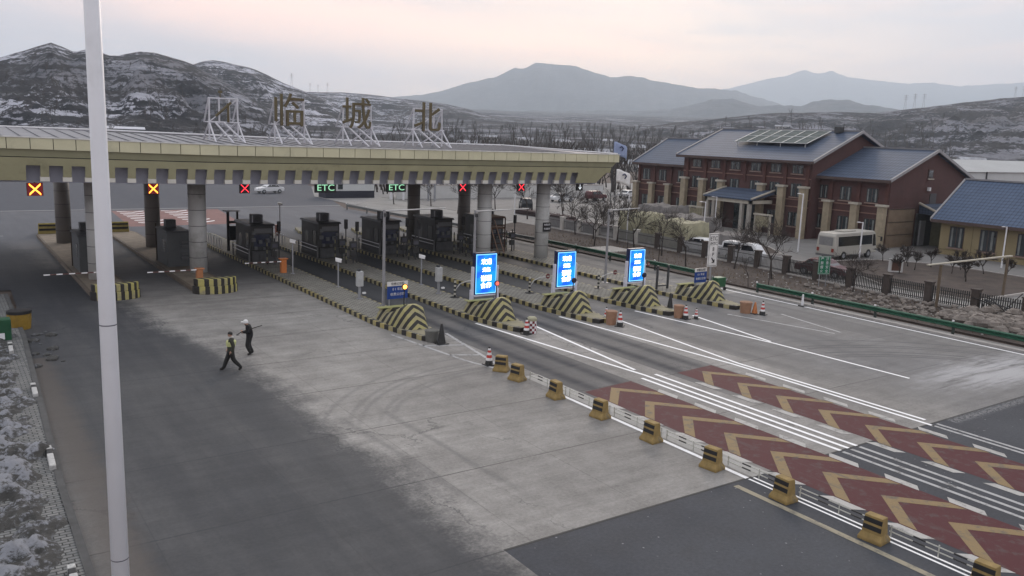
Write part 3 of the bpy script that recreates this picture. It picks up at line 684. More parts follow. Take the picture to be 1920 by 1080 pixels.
# ---------------------------------------------------------------- booths
def booth():
    t=empty('toll_booth',(0,0,0),0,'x','booth','toll booths on the islands')
    w=.88; L=3.9
    b=MB(); b.box(-w,w,0,L,.0,2.75); b.box(-w-.03,w+.03,-.03,L+.03,.0,.35); b.build('booth_wall',M('dark_booth_panel',(.034,.034,.032),.5,.25,1.5,dirt=((.07,.06,.05),.4)),t,bev=.02)
    b=MB(); b.hexa([(-w-.12,-.15,2.75),(w+.12,-.15,2.75),(w+.12,L+.15,2.75),(-w-.12,L+.15,2.75)],[(-w-.05,-.08,2.9),(w+.05,-.08,2.9),(w+.05,L+.08,2.9),(-w-.05,L+.08,2.9)]); b.build('booth_roof',M('booth_roof_metal',(.022,.022,.024),.45),t)
    b=MB(); b.box(-w-.02,-w,.5,1.35,1.05,2.15); w1=b.build('window',M('booth_glass',(.085,.09,.095),.15,spec=.8),t); 
    b=MB(); b.box(-w-.04,-w-.02,.45,.5,1.0,2.2); b.box(-w-.04,-w-.02,1.35,1.4,1.0,2.2); b.box(-w-.04,-w-.02,.45,1.4,2.15,2.2); b.build('window_frame',BLACK,w1)
    b=MB(); b.box(-w-.02,-w,2.3,3.0,.9,1.95); w2=b.build('window',M('booth_glass_pale',(.12,.125,.13),.15,spec=.8),t)
    b=MB(); b.box(-.66,.66,-.02,0,1.15,2.1); b.build('window',M('booth_glass_blue',(.04,.045,.075),.1,spec=.8),t)
    b=MB(); b.box(-.62,.74,-.06,-.02,2.2,2.55); b.build('sign_strip',M('grey_strip',(.12,.125,.13),.4),t)
    b=MB(); b.box(-.45,.35,.9,1.7,2.9,3.55); ac=b.build('air_conditioner',M('ac_dark',(.035,.037,.042),.5),t,bev=.02)
    b=MB(); b.lathe([(.23,0),(.23,.02)],0,0,18); f=b.build('fan_grille',BLACK,ac); f.location=(-.05,.9,3.23); f.rotation_euler=(R(90),0,0)
    b=MB(); b.box(-.5,-.42,.86,.9,2.95,3.5); b.box(.3,.38,.86,.9,2.95,3.5); b.build('ac_trim',GALV,ac)
    # clutter on the near end
    for (x,z,s) in ((-.72,2.25,.13),(-.72,1.7,.15),(-.2,1.55,.14),(.35,1.6,.16),(-.55,1.05,.12),(.1,1.0,.1),(.6,1.9,.1)):
        b=MB(); b.box(x-s,x+s,-.22,-.06,z-s,z+s); b.build('display_unit',M('grey_equipment',(.11,.115,.12),.5,.3),t,bev=.015)
    b=MB(); b.box(-.95,.95,-.5,-.35,.05,.85); b.box(-.35,-.1,-.55,-.5,.1,.6); b.build('guard_plate',M('guard_plate',(.07,.072,.075),.6,.3),t)
    b=MB()
    for z in (.65,.95): b.tube([(-w-.25,-.3,z),(-w-.25,3.9,z)],.035,6)
    b.build('side_rail',WHT,t)
    b=MB(); b.box(-w-.3,-w-.2,-.35,-.25,0,1.05); b.box(-w-.3,-w-.2,3.85,3.95,0,1.05); b.build('rail_post',M('rail_post',(.14,.14,.14),.6),t)
    return t
BO=booth()
for i,Xc in enumerate(IX):
    place(BO,i==0,(Xc+.0,64.4+(0 if i<3 else .5),.27),0,f'dark toll booth with roof air conditioner on the {NTH[i]} pointed toll island')
for i,(Xc,Yc) in enumerate(((8.75,63.2),(14.6,63.8))):
    t=empty('toll_booth',(Xc,Yc+.3,.25),0,['grey blank-sided toll booth left of the white mast','grey blank-sided toll booth just right of the white mast'][i],'booth','grey booths on the left islands')
    b=MB(); b.box(-.9,.9,0,4.2,0,2.7); b.build('booth_wall',M('grey_booth_panel',(.085,.092,.095),.5,.15,1),t,bev=.03)
    b=MB(); b.box(-.97,.97,-.1,4.3,2.7,2.86); b.build('booth_roof',M('booth_roof_grey',(.06,.062,.068),.5),t)
    b=MB(); b.box(-.4,.45,2.6,3.5,2.86,3.5); b.build('air_conditioner',DGREY,t,bev=.03)
    b=MB(); b.box(-.92,-.9,.7,1.7,1.1,2.1); b.build('window',M('booth_glass',(.03,.03,.03)),t)
    for z in (.55,.9,1.5,1.85):
        b=MB(); b.box(.2,.85,-.18,-.02,z,z+.22); b.build('display_unit',M('grey_equipment',(.11,.11,.12)),t,bev=.02)
    b=MB(); b.box(-.98,-.9,4.1,4.2,0,3.1); b.build('corner_post',M('dark_brown_post',(.05,.035,.02),.6),t); t.scale=(.85,.85,.92)
    for z in (.45,.8):
        pass
# lane equipment behind each booth: display post pair with cap, hoops
def gear():
    t=empty('lane_camera_rack',(0,0,0),0,'x','equipment rack','camera racks beyond the booths')
    b=MB(); b.box(-.75,-.55,0,.2,0,3.3); b.box(.05,.2,0,.2,0,3.3); b.box(-.75,.2,0,.2,2.3,2.5); b.build('rack_frame',BLACK,t,bev=.02)
    b=MB(); b.hexa([(-1.0,-.2,3.3),(.3,-.2,3.3),(.3,.4,3.3),(-1.0,.4,3.3)],[(-1.0,-.2,3.42),(.3,-.2,3.36),(.3,.4,3.36),(-1.0,.4,3.42)]); b.build('hood',GALV,t)
    b=MB(); b.box(-.6,.1,-.1,0,.9,2.1); b.build('display',M('dark_display',(.02,.024,.03),.3),t)
    return t
G0=gear()
place(G0,True,(20.8,70.8,.27),0,'black twin-post camera rack beyond the booth on the nearest pointed island')
del G0['group']
def hoops(X,Y0,n,label):
    t=empty('hoop_railing',(X,Y0,.27),0,label,'railing','low white hoop railings behind the booths')
    for k in range(n):
        h=MB(); y=k*.85; pts=[(0,y,0),(0,y,.75),(0,y+.12,.92),(0,y+.45,.92),(0,y+.57,.75),(0,y+.57,0)]
        h.tube(pts,.035,6); h.build('hoop',WHT,t)
for i,Xc in enumerate(IX[:4]): hoops(Xc-.95,72.2,9,f'low white hoop railing beyond the booth on the {NTH[i]} pointed island')
# near-end instrument clusters in front of booths
def cluster(X,Y,label,seed):
    rnd=random.Random(seed)
    t=empty('fee_display_post',(X,Y,.27),0,label,'display post','fee display posts before the booths')
    b=MB(); b.tube([(0,0,0),(0,0,2.0)],.06,8); b.tube([(.45,.3,0),(.45,.3,3.0)],.05,8); b.build('post',DGREY,t)
    b=MB(); b.box(-.3,.28,-.12,.08,1.2,1.75); b.box(-.25,.2,-.1,.1,.55,1.05); b.build('display_case',M('display_case',(.035,.035,.035),.4),t,bev=.02)
    b=MB(); b.box(-.22,.2,-.14,-.125,1.3,1.6); b.build('screen',M('dull_screen',(.09,.09,.11),.2),t)
    b=MB(); b.box(.33,.58,.2,.4,2.5,3.25); b.build('signal_head',BLACK,t,bev=.02)
    b=MB()
    for k in range(3):
        z=.3+k*.55; b.tube([(-.55,.1,z),(-.55,.1,z+.27)],.055,8)
    b.build('striped_sleeve',M('olive_sleeve',(.18,.17,.10),.6),t)
    b=MB(); b.tube([(-.55,.1,0),(-.55,.1,1.9)],.05,8); b.build('bollard_core',BLACK,t)
for i,Xc in enumerate(IX):
    cluster(Xc+.35,62.6,f'dark fee display post before the booth on the {NTH[i]} pointed island',i)
    cluster(Xc+.55,60.9,f'shorter fee display post further from the booth on the {NTH[i]} pointed island',i+9) if i in(1,2,3) else None
# barrier gates
def gate(X,Y,L,label,colr,dirx=-1,armz=1.02,rz=0):
    t=empty('barrier_gate',(X,Y,.25),rz,label,'barrier gate','boom barrier gates at the lanes')
    b=MB(); b.box(-.2,.2,-.18,.18,0,1.0); b.build('cabinet',M(colr[0],colr[1],.5,.15,2),t,bev=.03)
    b=MB(); b.box(-.29,.29,-.24,.24,1.0,1.07); b.build('cabinet_lid',M('lid_'+colr[0],tuple(min(1,c*1.15) for c in colr[1]),.5),t,bev=.015)
    n=9
    b=MB()
    for k in range(n):
        b.m=k%2; b.box(dirx*(.25+L*k/n),dirx*(.25+L*(k+1)/n),-.30,-.27,armz-.17,armz-.10)
    b.m=0
    b.build('boom_arm',[M('boom_white',(.8,.8,.8),.4),M('boom_dark',(.10,.045,.04),.4)],t)
ORG=('orange_cabinet',(.52,.17,.045))
gate(20.55,58.7,2.6,'orange barrier gate with boom across the lane left of the nearest pointed island',ORG)
gate(8.55,57.6,3.1,'orange barrier gate whose boom reaches left of the white mast',ORG,armz=1.15)
gate(14.1,56.4,3.0,'orange barrier gate whose boom reaches right of the white mast',('faded_orange_cabinet',(.42,.18,.08)),armz=1.15)
gate(27.3,79.5,.5,'reddish barrier cabinet standing beyond the booth of the second pointed island',('red_brown_cabinet',(.22,.07,.04)))
# island furniture
def cam_post(X,Y,label,h=1.75):
    t=empty('camera_post',(X,Y,.26),0,label,'camera','plate cameras on white posts')
    b=MB(); b.tube([(0,0,0),(0,0,h)],.05,10); b.lathe([(.16,0),(.16,.03)],0,0,12); b.build('post',GALV,t)
    b=MB(); b.hexa([(-.25,-.12,h),(.12,-.28,h-.1),(.22,-.05,h-.1),(-.15,.12,h)],[(-.25,-.12,h+.24),(.14,-.3,h+.14),(.24,-.07,h+.14),(-.15,.12,h+.24)]); b.build('camera_housing',M('white_plastic',(.72,.72,.72),.35),t,bev=.02)
    b=MB(); b.hexa([(.10,-.29,h-.06),(.15,-.31,h-.06),(.25,-.07,h-.06),(.21,-.05,h-.06)],[(.12,-.31,h+.1),(.16,-.32,h+.1),(.26,-.08,h+.1),(.22,-.06,h+.1)]); b.build('lens_shade',BLACK,t)
cam_post(21.9,51.9,'white plate camera on a post on the nearest pointed island')
cam_post(27.4,50.5,'white plate camera on a post on the second pointed island',1.9)
cam_post(28.0,80.8,'thin camera post far behind the second booth, by the reddish cabinet',2.9)
cam_post(21.0,58.0,'thin camera post right of the orange barrier gate',2.3)
def cabinet(X,Y,label):
    t=empty('laser_cabinet',(X,Y,.26),0,label,'cabinet','pale cabinets on short posts')
    b=MB(); b.tube([(0,0,0),(0,0,.9)],.09,10); b.lathe([(.2,0),(.2,.03)],0,0,12); b.build('post',GALV,t)
    b=MB(); b.box(-.2,.2,-.17,.17,.8,1.75); b.build('cabinet_case',M('pale_grey_case',(.42,.43,.43),.5),t,bev=.04)
    b=MB(); b.box(-.14,.02,-.1,.1,1.75,1.88); b.build('sensor',DGREY,t)
    b=MB(); b.box(.1,.3,-.3,-.15,.35,.45); b.build('lamp',M('white_plastic',(.7,.7,.7)),t)
cabinet(21.5,47.6,'pale grey cabinet on a post beside the nearest island camera')
cabinet(26.9,47.2,'pale grey cabinet on a post beside the second island camera')
def hose(X,Y,label,n=4,arm=True):
    t=empty('striped_bollard',(X,Y,.26),0,label,'bollard','striped bollards with hand barriers')
    b=MB(); m=n
    for k in range(m*2):
        b.m=k%2; b.tube([(0,0,.05+k*.13),(0,0,.05+(k+1)*.13)],.075,10)
    b.m=0; b.build('post',[BLACK,M('dirty_white',(.45,.44,.38),.6)],t)
    b=MB(); b.lathe([(.33,0),(.3,.04),(.1,.06)],0,0,14); b.build('base',BLACK,t)
    if arm:
        b=MB(); b.tube([(.08,0,.55),(.35,0,.85),(.8,-.05,1.0),(1.3,-.1,1.05)],.035,6); b.build('curved_arm',M('pale_arm',(.45,.45,.44),.5),t)
        b=MB(); b.lathe([(.17,0),(.17,.03)],0,0,16); o=b.build('round_sign',M('dull_red_disc',(.16,.04,.04),.5),t); o.location=(1.4,-.1,1.08); o.rotation_euler=(R(90),0,0)
        b=MB(); b.box(-.1,.1,-.01,.01,-.03,.03); b.build('disc_bar',M('dirty_white',(.45,.44,.38)),t,loc=(1.4,-.15,1.08))
hose(27.2,45.6,'black and white striped bollard on the second pointed island')
hose(32.6,44.9,'striped bollard with curved arm on the third pointed island')
hose(38.2,44.4,'striped bollard with curved arm and disc on the fourth pointed island')
hose(43.4,46.5,'striped bollard behind the rightmost blue screen',4)
def signal_pole(X,Y,h,arm,label):
    t=empty('overhead_pole',(X,Y,.26),0,label,'pole','slim grey poles with long side arms')
    b=MB(); b.tube([(0,0,0),(0,0,h)],[.10,.075],12); b.lathe([(.24,0),(.24,.04)],0,0,12); b.build('pole',M('grey_pole',(.24,.24,.25),.5),t)
    b=MB(); b.tube([(0,0,h-.08),(arm,0,h+.02)],[.045,.03],8); b.build('arm',M('pale_pole_arm',(.42,.42,.42),.5),t)
    b=MB(); b.box(-.06,.14,-.1,.1,h-.4,h-.2); b.build('box',DGREY,t)
signal_pole(21.15,43.5,5.95,4.0,'slim grey pole with side arm on the nearest pointed island')
signal_pole(26.7,42.6,5.9,3.9,'slim grey pole with side arm left of the largest blue screen')
signal_pole(40.2,46.0,5.4,3.0,'slim grey pole with side arm behind the rightmost blue screen')
# LED screens
BLUE=None
def led(X,Y,h0,h1,w,label):
    global BLUE
    t=empty('led_screen',(X,Y,.26),0,label,'screen','glowing blue information screens')
    if BLUE is None:
        m,nt,b=newmat('blue_led_screen'); v=objc(nt); x,y,z=xyz(nt,v)
        n=nz(nt,v,1.3,3); c=mix(nt,n.ss(.35,.6),(.0,.10,.95),(.0,.30,1.0)); gx=((x*40).frac()-.5).abs().ss(.3,.5)*.2+.8
        b.inputs['Base Color'].default_value=(.01,.01,.02,1); nt.links.new(c,b.inputs['Emission Color']); nt.links.new((gx*.95).s,b.inputs['Emission Strength']); BLUE=m
    hw=w/2
    b=MB(); b.box(-hw-.06,hw+.06,.03,.35,h0-.06,h1+.08); b.build('case',M('navy_case',(.012,.016,.06),.4),t,bev=.02)
    b=MB(); b.box(-hw,hw,0,.028,h0,h1); s=b.build('display',BLUE,t)
    b=MB(); b.box(-hw,hw,-.012,-.001,h1-.04,h1); b.box(-hw,-hw+.03,-.012,-.001,h0,h1); b.box(hw-.03,hw,-.012,-.001,h0,h1); b.box(-hw,hw,-.012,-.001,h0,h0+.04); b.build('bright_border',EM('cyan_led',(.25,.65,1.0),1.1),s)
    rows=(('欢迎',.80,.43),('光临',.60,.34),('谢谢',.38,.46),('合作',.20,.46))
    for tx,f,sz in rows:
        text('led_text',tx,sz*w/1.7,EM('white_led_text',(1,.98,.92),3.2),s,(0,-.014,h0+(h1-h0)*f),(R(90),0,0),.006)
    b=MB()
    for sg in (-1,1):
        b.box(sg*(hw+.08),sg*(hw+.2),.05,.25,0,h1-.75); b.box(sg*(hw+.18),sg*(hw+.27),.05,.25,0,h0+.25)
    b.box(-hw-.1,hw+.1,.0,.3,h0-.16,h0-.065)
    b.build('stand',M('white_stand',(.62,.62,.70),.4),t,bev=.01)
led(27.15,41.9,.92,3.32,1.45,'glowing blue text screen, leftmost and largest of three')
led(33.05,41.6,1.0,3.2,1.42,'glowing blue text screen, middle one of three')
led(38.95,41.4,.98,3.1,1.32,'glowing blue text screen, rightmost and smallest of three')
def warn(X,Y,lit,label,h=1.55):
    t=empty('warning_light',(X,Y,.9),0,label,'warning light','round warning lights on black posts')
    b=MB(); b.tube([(0,0,-.6),(0,0,h-.75)],.035,8); b.build('post',BLACK,t)
    b=MB(); b.lathe([(.17,0),(.17,.1)],0,0,18); o=b.build('lamp_housing',BLACK,t); o.location=(0,0,h-.6); o.rotation_euler=(R(90),0,0)
    b=MB(); b.lathe([(.13,0),(.12,.02)],0,0,18); o=b.build('lens',lit,t); o.location=(0,-.1,h-.6); o.rotation_euler=(R(90),0,0)
warn(21.5,41.6,EM('amber_lamp',(1,.35,.06),3.0),'lit amber warning light before the small blue sign',1.75)
warn(27.45,41.2,EM('dull_red_lamp',(.6,.1,.08),1.2),'reddish warning light before the largest blue screen',1.6)
warn(33.1,40.9,M('dark_lens',(.02,.02,.05),.3),'unlit warning light before the middle blue screen',1.45)
warn(38.95,40.7,M('dark_lens',(.02,.02,.05)),'unlit warning light before the rightmost blue screen',1.45)
def bluesign(X,Y,label,w=1.3,h0=.85,rows=('0 1 车道','收费公示牌')):
    t=empty('blue_notice_sign',(X,Y,.26),0,label,'sign','small blue notice signs with white heads')
    b=MB(); b.box(-w/2,w/2,0,.05,h0,h0+.75); b.build('blue_panel',M('blue_panel',(.012,.05,.23),.4,.2),t)
    b=MB(); b.box(-w/2,w/2,-.01,.05,h0+.751,h0+1.0); b.build('white_header',M('white_panel',(.65,.64,.62),.4),t)
    text('header_text','价格公示栏',.17,BLACK,t,(0,-.02,h0+.88),(R(90),0,0),.004)
    for k,tx in enumerate(rows): text('notice_text',tx,.19,WHT,t,(0,-.012,h0+.56-k*.3),(R(90),0,0),.004)
    b=MB()
    for sg in (-.38,.38): b.tube([(sg*w,.08,0),(sg*w,.08,h0+.8)],.04,8)
    b.build('sign_post',GALV,t)
bluesign(21.75,42.9,'small blue notice sign with white head on the nearest pointed island')
bluesign(43.6,39.9,'small blue notice sign with white head on the farthest pointed island',1.15,.8)
def etc_sign():
    t=empty('lane_sign',(43.85,39.3,.26),0,'tall white lane sign with black letters and arrow on the farthest island','sign')
    b=MB(); b.tube([(0,0,0),(0,0,2.6)],.06,10); b.build('sign_post',GALV,t)
    b=MB(); b.box(-.47,.47,-.12,-.06,2.0,4.3); b.build('sign_panel',M('white_panel',(.65,.64,.62)),t,bev=.01)
    b=MB(); b.box(-.42,.42,-.126,-.121,4.22,4.25); b.box(-.42,.42,-.126,-.121,2.05,2.08); b.box(-.42,-.395,-.126,-.121,2.05,4.25); b.box(.395,.42,-.126,-.121,2.05,4.25)
    for k,(tx,s,z) in enumerate((('ETC',.40,3.93),('/MTC',.30,3.58),('8',.38,3.2),('P',.36,2.83))): text('sign_text',tx,s,BLACK,t,(0,-.128,z),(R(90),0,0),.004)
    b.tube([(-.12,-.13,2.62),(.12,-.13,2.32)],.04,6); b.tube([(.14,-.13,2.5),(.14,-.13,2.3),(-.06,-.13,2.3)],.04,6); b.build('arrow_and_border',BLACK,t)
etc_sign()
# green trolley bin & frames by last island
def junk():
    t=empty('green_trolley',(47.3,41.5,0),0,'green wheeled trolley by the guardrail beyond the farthest island','trolley')
    b=MB(); b.box(-.5,.4,-.35,.35,.25,.95); b.build('tub',M('green_plastic',(.02,.09,.035),.5),t,bev=.05)
    b=MB(); b.tube([(-.5,0,.9),(-.75,0,1.15),(-.75,0,.3)],.03,6); b.tube([(.4,0,.3),(.9,0,.75)],.03,6); b.build('handle',GALV,t)
    for sx in (-.35,.3):
        b=MB(); b.tube([(sx,-.4,.13),(sx,-.3,.13)],.13,12); b.build('wheel',BLACK,t)
    t=empty('steel_frame',(41.9,42.4,.26),0,'two dark upright frames behind the crash nose of the farthest island','frame')
    b=MB(); b.box(-.06,.06,-.06,.06,0,1.7); b.box(1.0,1.12,-.06,.06,0,1.7); b.build('upright',DGREY,t); b=MB(); b.box(.06,1.0,-.04,.04,.2,.3); b.build('crossbar',DGREY,t)
junk()
# ---------------------------------------------------------------- cones, blocks, tubs
CONER=None
def cone(h=.9,r=.2,colr=(.42,.04,.03),name='red_cone',white=True):
    t=empty('traffic_cone',(0,0,0),0,'x','cone','traffic cones at the island tips')
    b=MB(); b.prism([(-r*1.25,-r*1.25),(r*1.25,-r*1.25),(r*1.25,r*1.25),(-r*1.25,r*1.25)],0,.05); b.build('base',BLACK,t,bev=.01)
    b=MB(); 
    segs=[(0.05,.26,2),(.26,.40,1),(.40,.55,0),(.55,.68,1),(.68,.8,0),(.8,.9,1),(.9,1.0,2)] if white else [(0.05,1,0)]
    for a,c,m in segs:
        b.m=m; R_=lambda f:(r*(1-f*.80)); b.lathe([(R_(a),a*h+.0005),(R_(c),c*h)],0,0,14)
    b.m=0; b.build('body',[M(name,colr,.5),M('cone_white',(.7,.7,.7),.4),M('cone_black',(.02,.02,.02),.5)],t,smooth=False)
    return t
c1=cone(); place(c1,True,(20.95,31.85,0),0,'red and white cone standing alone by the yellow blocks')
lst=[((26.15,36.15,0),'red and white cone beside the checkered drum'),((32.75,37.2,.0),'red and white cone behind the brown tub of the third island',.85),((32.25,35.4,0),'tall red and white cone in front of the brown tub of the third island',1.05),
 ((37.35,35.15,0),'tall red and white cone in front of the brown tub of the fourth island',1.0),((38.0,34.9,0),'short red and white cone right of the fourth island tub',.75),((42.95,33.9,0),'dark cone with white rings right of the farthest island tub',1.0)]
for it in lst:
    loc=it[0] if it[0][2]==0 else it[0]
    place(c1,False,it[0],random.random(),it[1],scale=(it[2] if len(it)>2 else 1.0))
c2=cone(1.05,.24,(.02,.02,.02),'black_cone',False); place(c2,True,(20.95,36.35,0),0,'plain black cone at the tip of the nearest pointed island','plain cones')
place(c2,False,(38.05,37.2,.26),0,'plain dark pointed cone on the tip of the fourth pointed island',scale=(.8,.8,.9))
c3=cone(.75,.2,(.45,.16,.05),'orange_cone',False); place(c3,True,(42.75,34.35,0),0,'faded orange cone leaning on the farthest island tub','plain cones')
def tub(X,Y,label,r=.38,h=.85,col=('brown_tub',(.30,.17,.105))):
    t=empty('sand_tub',(X,Y,0),0,label,'tub','sand tubs at the island tips')
    b=MB(); b.lathe([(r*.86,0),(r,h*.9),(r*1.06,h*.9),(r*1.06,h)],0,0,18); b.build('tub_body',M(col[0],col[1],.7,.2,2),t)
    b=MB(); b.lathe([(r*.95,h),(r*.9,h+.02)],0,0,18); b.build('lid',M(col[0]+'_lid',tuple(c*.8 for c in col[1]),.8),t)
tub(32.1,36.0,'brown sand tub at the tip of the third pointed island',.33,.8); tub(37.2,35.6,'brown sand tub at the tip of the fourth pointed island',.31,.78)
tub(42.4,34.8,'wide brown sand tub at the tip of the farthest pointed island',.38,.72); tub(20.75,37.0,'grey and black tub behind the black cone',.36,.6,('grey_tub',(.12,.12,.11)))
def checker():
    t=empty('checkered_drum',(26.6,36.3,0),0,'red and white checkered drum at the tip of the second pointed island','drum')
    b=MB(); r=.27
    for k in range(5):
        for j in range(12):
            a0,a1=R(j*30),R(j*30+30); b.m=(k+j)%2; z0,z1=k*.14,(k+1)*.14
            b.add([(r*math.cos(a0),r*math.sin(a0),z0),(r*math.cos(a1),r*math.sin(a1),z0),(r*math.cos(a1),r*math.sin(a1),z1),(r*math.cos(a0),r*math.sin(a0),z1)],[(0,1,2,3)])
    b.m=0; b.build('drum_body',[M('drum_red',(.16,.02,.03),.5),M('cone_white',(.7,.7,.7))],t)
    b=MB(); b.lathe([(.28,.7),(.28,.82),(.2,.9),(.05,.92)],0,0,16); b.build('drum_cap',M('khaki_cap',(.30,.29,.2),.7),t)
checker()
def block():
    t=empty('concrete_block',(0,0,0),0,'x','concrete block','yellow and black blocks along the lane line')
    st=[(0,.30,.36),(.10,.30,.36),(.26,.20,.30),(.78,.15,.27)]
    b=MB()
    for z,hx,hy in st: b.v+=[(-hx,-hy,z),(hx,-hy,z),(hx,hy,z),(-hx,hy,z)]
    for i in range(3):
        for j in range(4):
            q=(j+1)%4; b.f.append((i*4+j,i*4+q,(i+1)*4+q,(i+1)*4+j)); b.mi.append(0)
    b.f+=[(3,2,1,0),(12,13,14,15)]; b.mi+=[0,0]
    b.build('block_body',M('block_yellow',(.25,.175,.065),.8,.35,3,dirt=((.13,.11,.075),.9)),t,bev=.02)
    for z0,z1 in ((.57,.71),(.35,.49)):
        for sg in (-1,1):
            b=MB()
            hx0=.2-(z0-.26)/.52*.05+.004; hx1=.2-(z1-.26)/.52*.05+.004
            hy0=.272; b.hexa([(sg*hx0,-hy0,z0),(sg*(hx0-.02),-hy0,z0),(sg*(hx0-.02),hy0,z0),(sg*hx0,hy0,z0)],[(sg*hx1,-hy0,z1),(sg*(hx1-.02),-hy0,z1),(sg*(hx1-.02),hy0,z1),(sg*hx1,hy0,z1)])
            b.build('black_band',BLACK,t)
    return t
BL=block()
BY=[30.75,29.2,26.35,23.55,20.68,17.8,14.95,11.95,8.95]
for i,Y in enumerate(BY):
    X=20.95 if i==0 else (20.72 if i<8 else 20.75)
    place(BL,i==0,(X+random.uniform(-.04,.04),Y,0),R([38,14,-3,6,1,7,-2,5,3][i]),f'yellow and black concrete block, {ORD[i]} from the lone cone' if i<8 else 'yellow and black concrete block cut off at the bottom right corner',scale=(.92,.95,.93))
# low divider rail between the blocks
for i in range(1,8):
    y0,y1=BY[i],BY[i+1]
    t=empty('divider_rail',(21.32,y1,0),0,f'low pipe rail just behind the gap from the {ORD[i]} to the {ORD[i+1]} yellow block','rail','low pipe rails along the block line')
    L=y0-y1; b=MB()
    for z in (.30,.16):
        b.m=1; b.tube([(0,.1,z),(0,L-.1,z)],.018,6)
        b.m=0
        for f in (.25,.62): b.tube([(0,L*f,z),(0,L*f+.35,z)],.026,6)
    b.m=1
    b.build('rail_pipe',[BLACK,M('dusty_rail',(.42,.42,.38),.6)],t)
    for f in (.05,.5,.95):
        b=MB(); b.tube([(0,L*f,0),(0,L*f,.36)],.02,6); b.build('rail_post',M('dusty_rail',(.4,.4,.38)),t)
# ---------------------------------------------------------------- left foreground
t=empty('lamp_mast',(1.79,11.9,0),0,'tall white steel mast cutting the left side of the view','mast')
b=MB(); prof=[(.135,0),(.132,4.3),(.129,4.31)]; b.tube([(0,0,0),(0,0,16)],[.126,.086],32); o=b.build('pole',M('white_mast_paint',(.62,.63,.66),.4,.08,.5,dirt=((.42,.43,.44),.4)),t,smooth=True)
b=MB()
for z in (4.62,7.95): b.lathe([(.1275-.0025*z,z),(.1275-.0025*z,z+.015)],0,0,32)
b.build('joint_ring',M('dark_ring',(.12,.12,.14),.6),t)
b=MB(); b.lathe([(.28,0),(.28,.05)],0,0,20); b.build('base_plate',GALV,t)
for i,(X,Y,L) in enumerate(((2.72,36.2,1.6),(2.45,28.4,1.9),(2.05,20.2,1.2),(2.45,43.6,1.8))):
    t=empty('kerb_marker',(X,Y,.14),R(-1.9),['white and black kerb marker at the mid left edge','white and black kerb marker beside the bright snow heap','white and black kerb marker at the bottom left','white and black kerb marker near the green bin'][i],'kerb marker','striped kerb markers on the left footway')
    b=MB(); b.box(-.09,.09,-L*.5,L*.1,0,.16); b.build('white_section',M('chalky_white',(.42,.42,.41),.7,.35,3,dirt=((.15,.15,.14),.6)),t,bev=.02)
    b=MB(); b.box(-.09,.09,L*.103,L*.32,0,.16); b.build('black_section',BLACK,t,bev=.02)
    b=MB(); b.box(-.09,.09,L*.323,L*.5,0,.16); b.build('white_section',M('chalky_white',(.55,.55,.55)),t,bev=.02)
t=empty('yellow_barrel',(3.2,48.6,0),0,'yellow barrel with a black rim at the left kerb','barrel')
b=MB(); b.lathe([(.5,0),(.55,.5),(.55,.8)],0,0,22); b.build('barrel_body',M('barrel_yellow',(.24,.15,.02),.7,.3,2),t)
b=MB(); b.lathe([(.57,.8),(.57,.95),(.5,.97)],0,0,22); b.build('rim',BLACK,t)
t=empty('green_bin',(2.2,45.9,.1),0,'dark green bin with white mark at the left edge','bin')
b=MB(); b.box(-.45,.45,-.35,.35,0,1.05); b.build('bin_body',M('dark_green_plastic',(.01,.07,.03),.5),t,bev=.05)
b=MB(); b.box(-.1,.16,-.37,-.355,.1,.4); b.build('white_mark',WHT,t)
t=empty('thin_post',(1.9,48.5,.1),0,'thin grey post leaning by the green bin','post')
b=MB(); b.tube([(0,0,0),(-.5,.4,3.0)],.06,8); b.build('shaft',M('grey_pole',(.24,.24,.25)),t)
b=MB()
rnd=random.Random(3)
for k in range(26):
    x,y=3.6+rnd.uniform(-1.0,.9),43.8+rnd.uniform(-3.5,3.5); r_=rnd.uniform(.08,.3); b.lathe([(r_,-.02),(r_*.9,r_*.3),(r_*.3,r_*.5)],x,y,7)
tag(b.build('snow',bpy.data.materials['dirty_snow']),'small dirty snow lumps on the road beside the yellow barrel',kind='stuff')
# ---------------------------------------------------------------- guardrails
GREEN=M('green_guardrail',(.014,.075,.042),.45,.2,1.5)
def guard(pts,label,mat,off=0):
    t=empty('guardrail',(pts[0][0],pts[0][1],0),0,label,'guardrail')
    ox,oy=pts[0]
    prof=[(0,.44),(.05,.50),(.05,.54),(.0,.59),(.0,.63),(.05,.68),(.05,.73),(0,.78),(-.02,.78),(-.02,.44)]
    for i in range(len(pts)-1):
        a=Vector(pts[i])-Vector((ox,oy)); c=Vector(pts[i+1])-Vector((ox,oy)); d_=(c-a).normalized(); n=Vector((d_.y,-d_.x))*(1 if (d_.y<0) else -1)
        b=MB()
        for p in (a,c):
            for (u,z) in prof: b.v.append((p.x+n.x*u*1.8,p.y+n.y*u*1.8,z))
        m_=len(prof)
        for j in range(m_): q=(j+1)%m_; b.f.append((j,q,m_+q,m_+j)); b.mi.append(0)
        b.f+=[tuple(range(m_)),tuple(reversed(range(m_,2*m_)))]; b.mi+=[0,0]
        b.build('rail_beam',mat,t)
    L=0; step=4.0
    for i in range(len(pts)-1):
        a=Vector(pts[i])-Vector((ox,oy)); c=Vector(pts[i+1])-Vector((ox,oy)); d_=(c-a); n_=max(1,int(d_.length/step))
        for k in range(n_):
            p=a+d_*(k/n_)
            b=MB(); b.box(p.x-.07+.12,p.x+.07+.12,p.y-.06,p.y+.06,-.05,.72); o=b.build('rail_post',mat if mat!=GREEN else M('dark_post',(.03,.04,.035)),t)
            b=MB(); b.box(p.x-.05,p.x+.05,p.y-.05,p.y+.05,.79,.89); b.build('reflector',M('cone_white',(.7,.7,.7)),t)
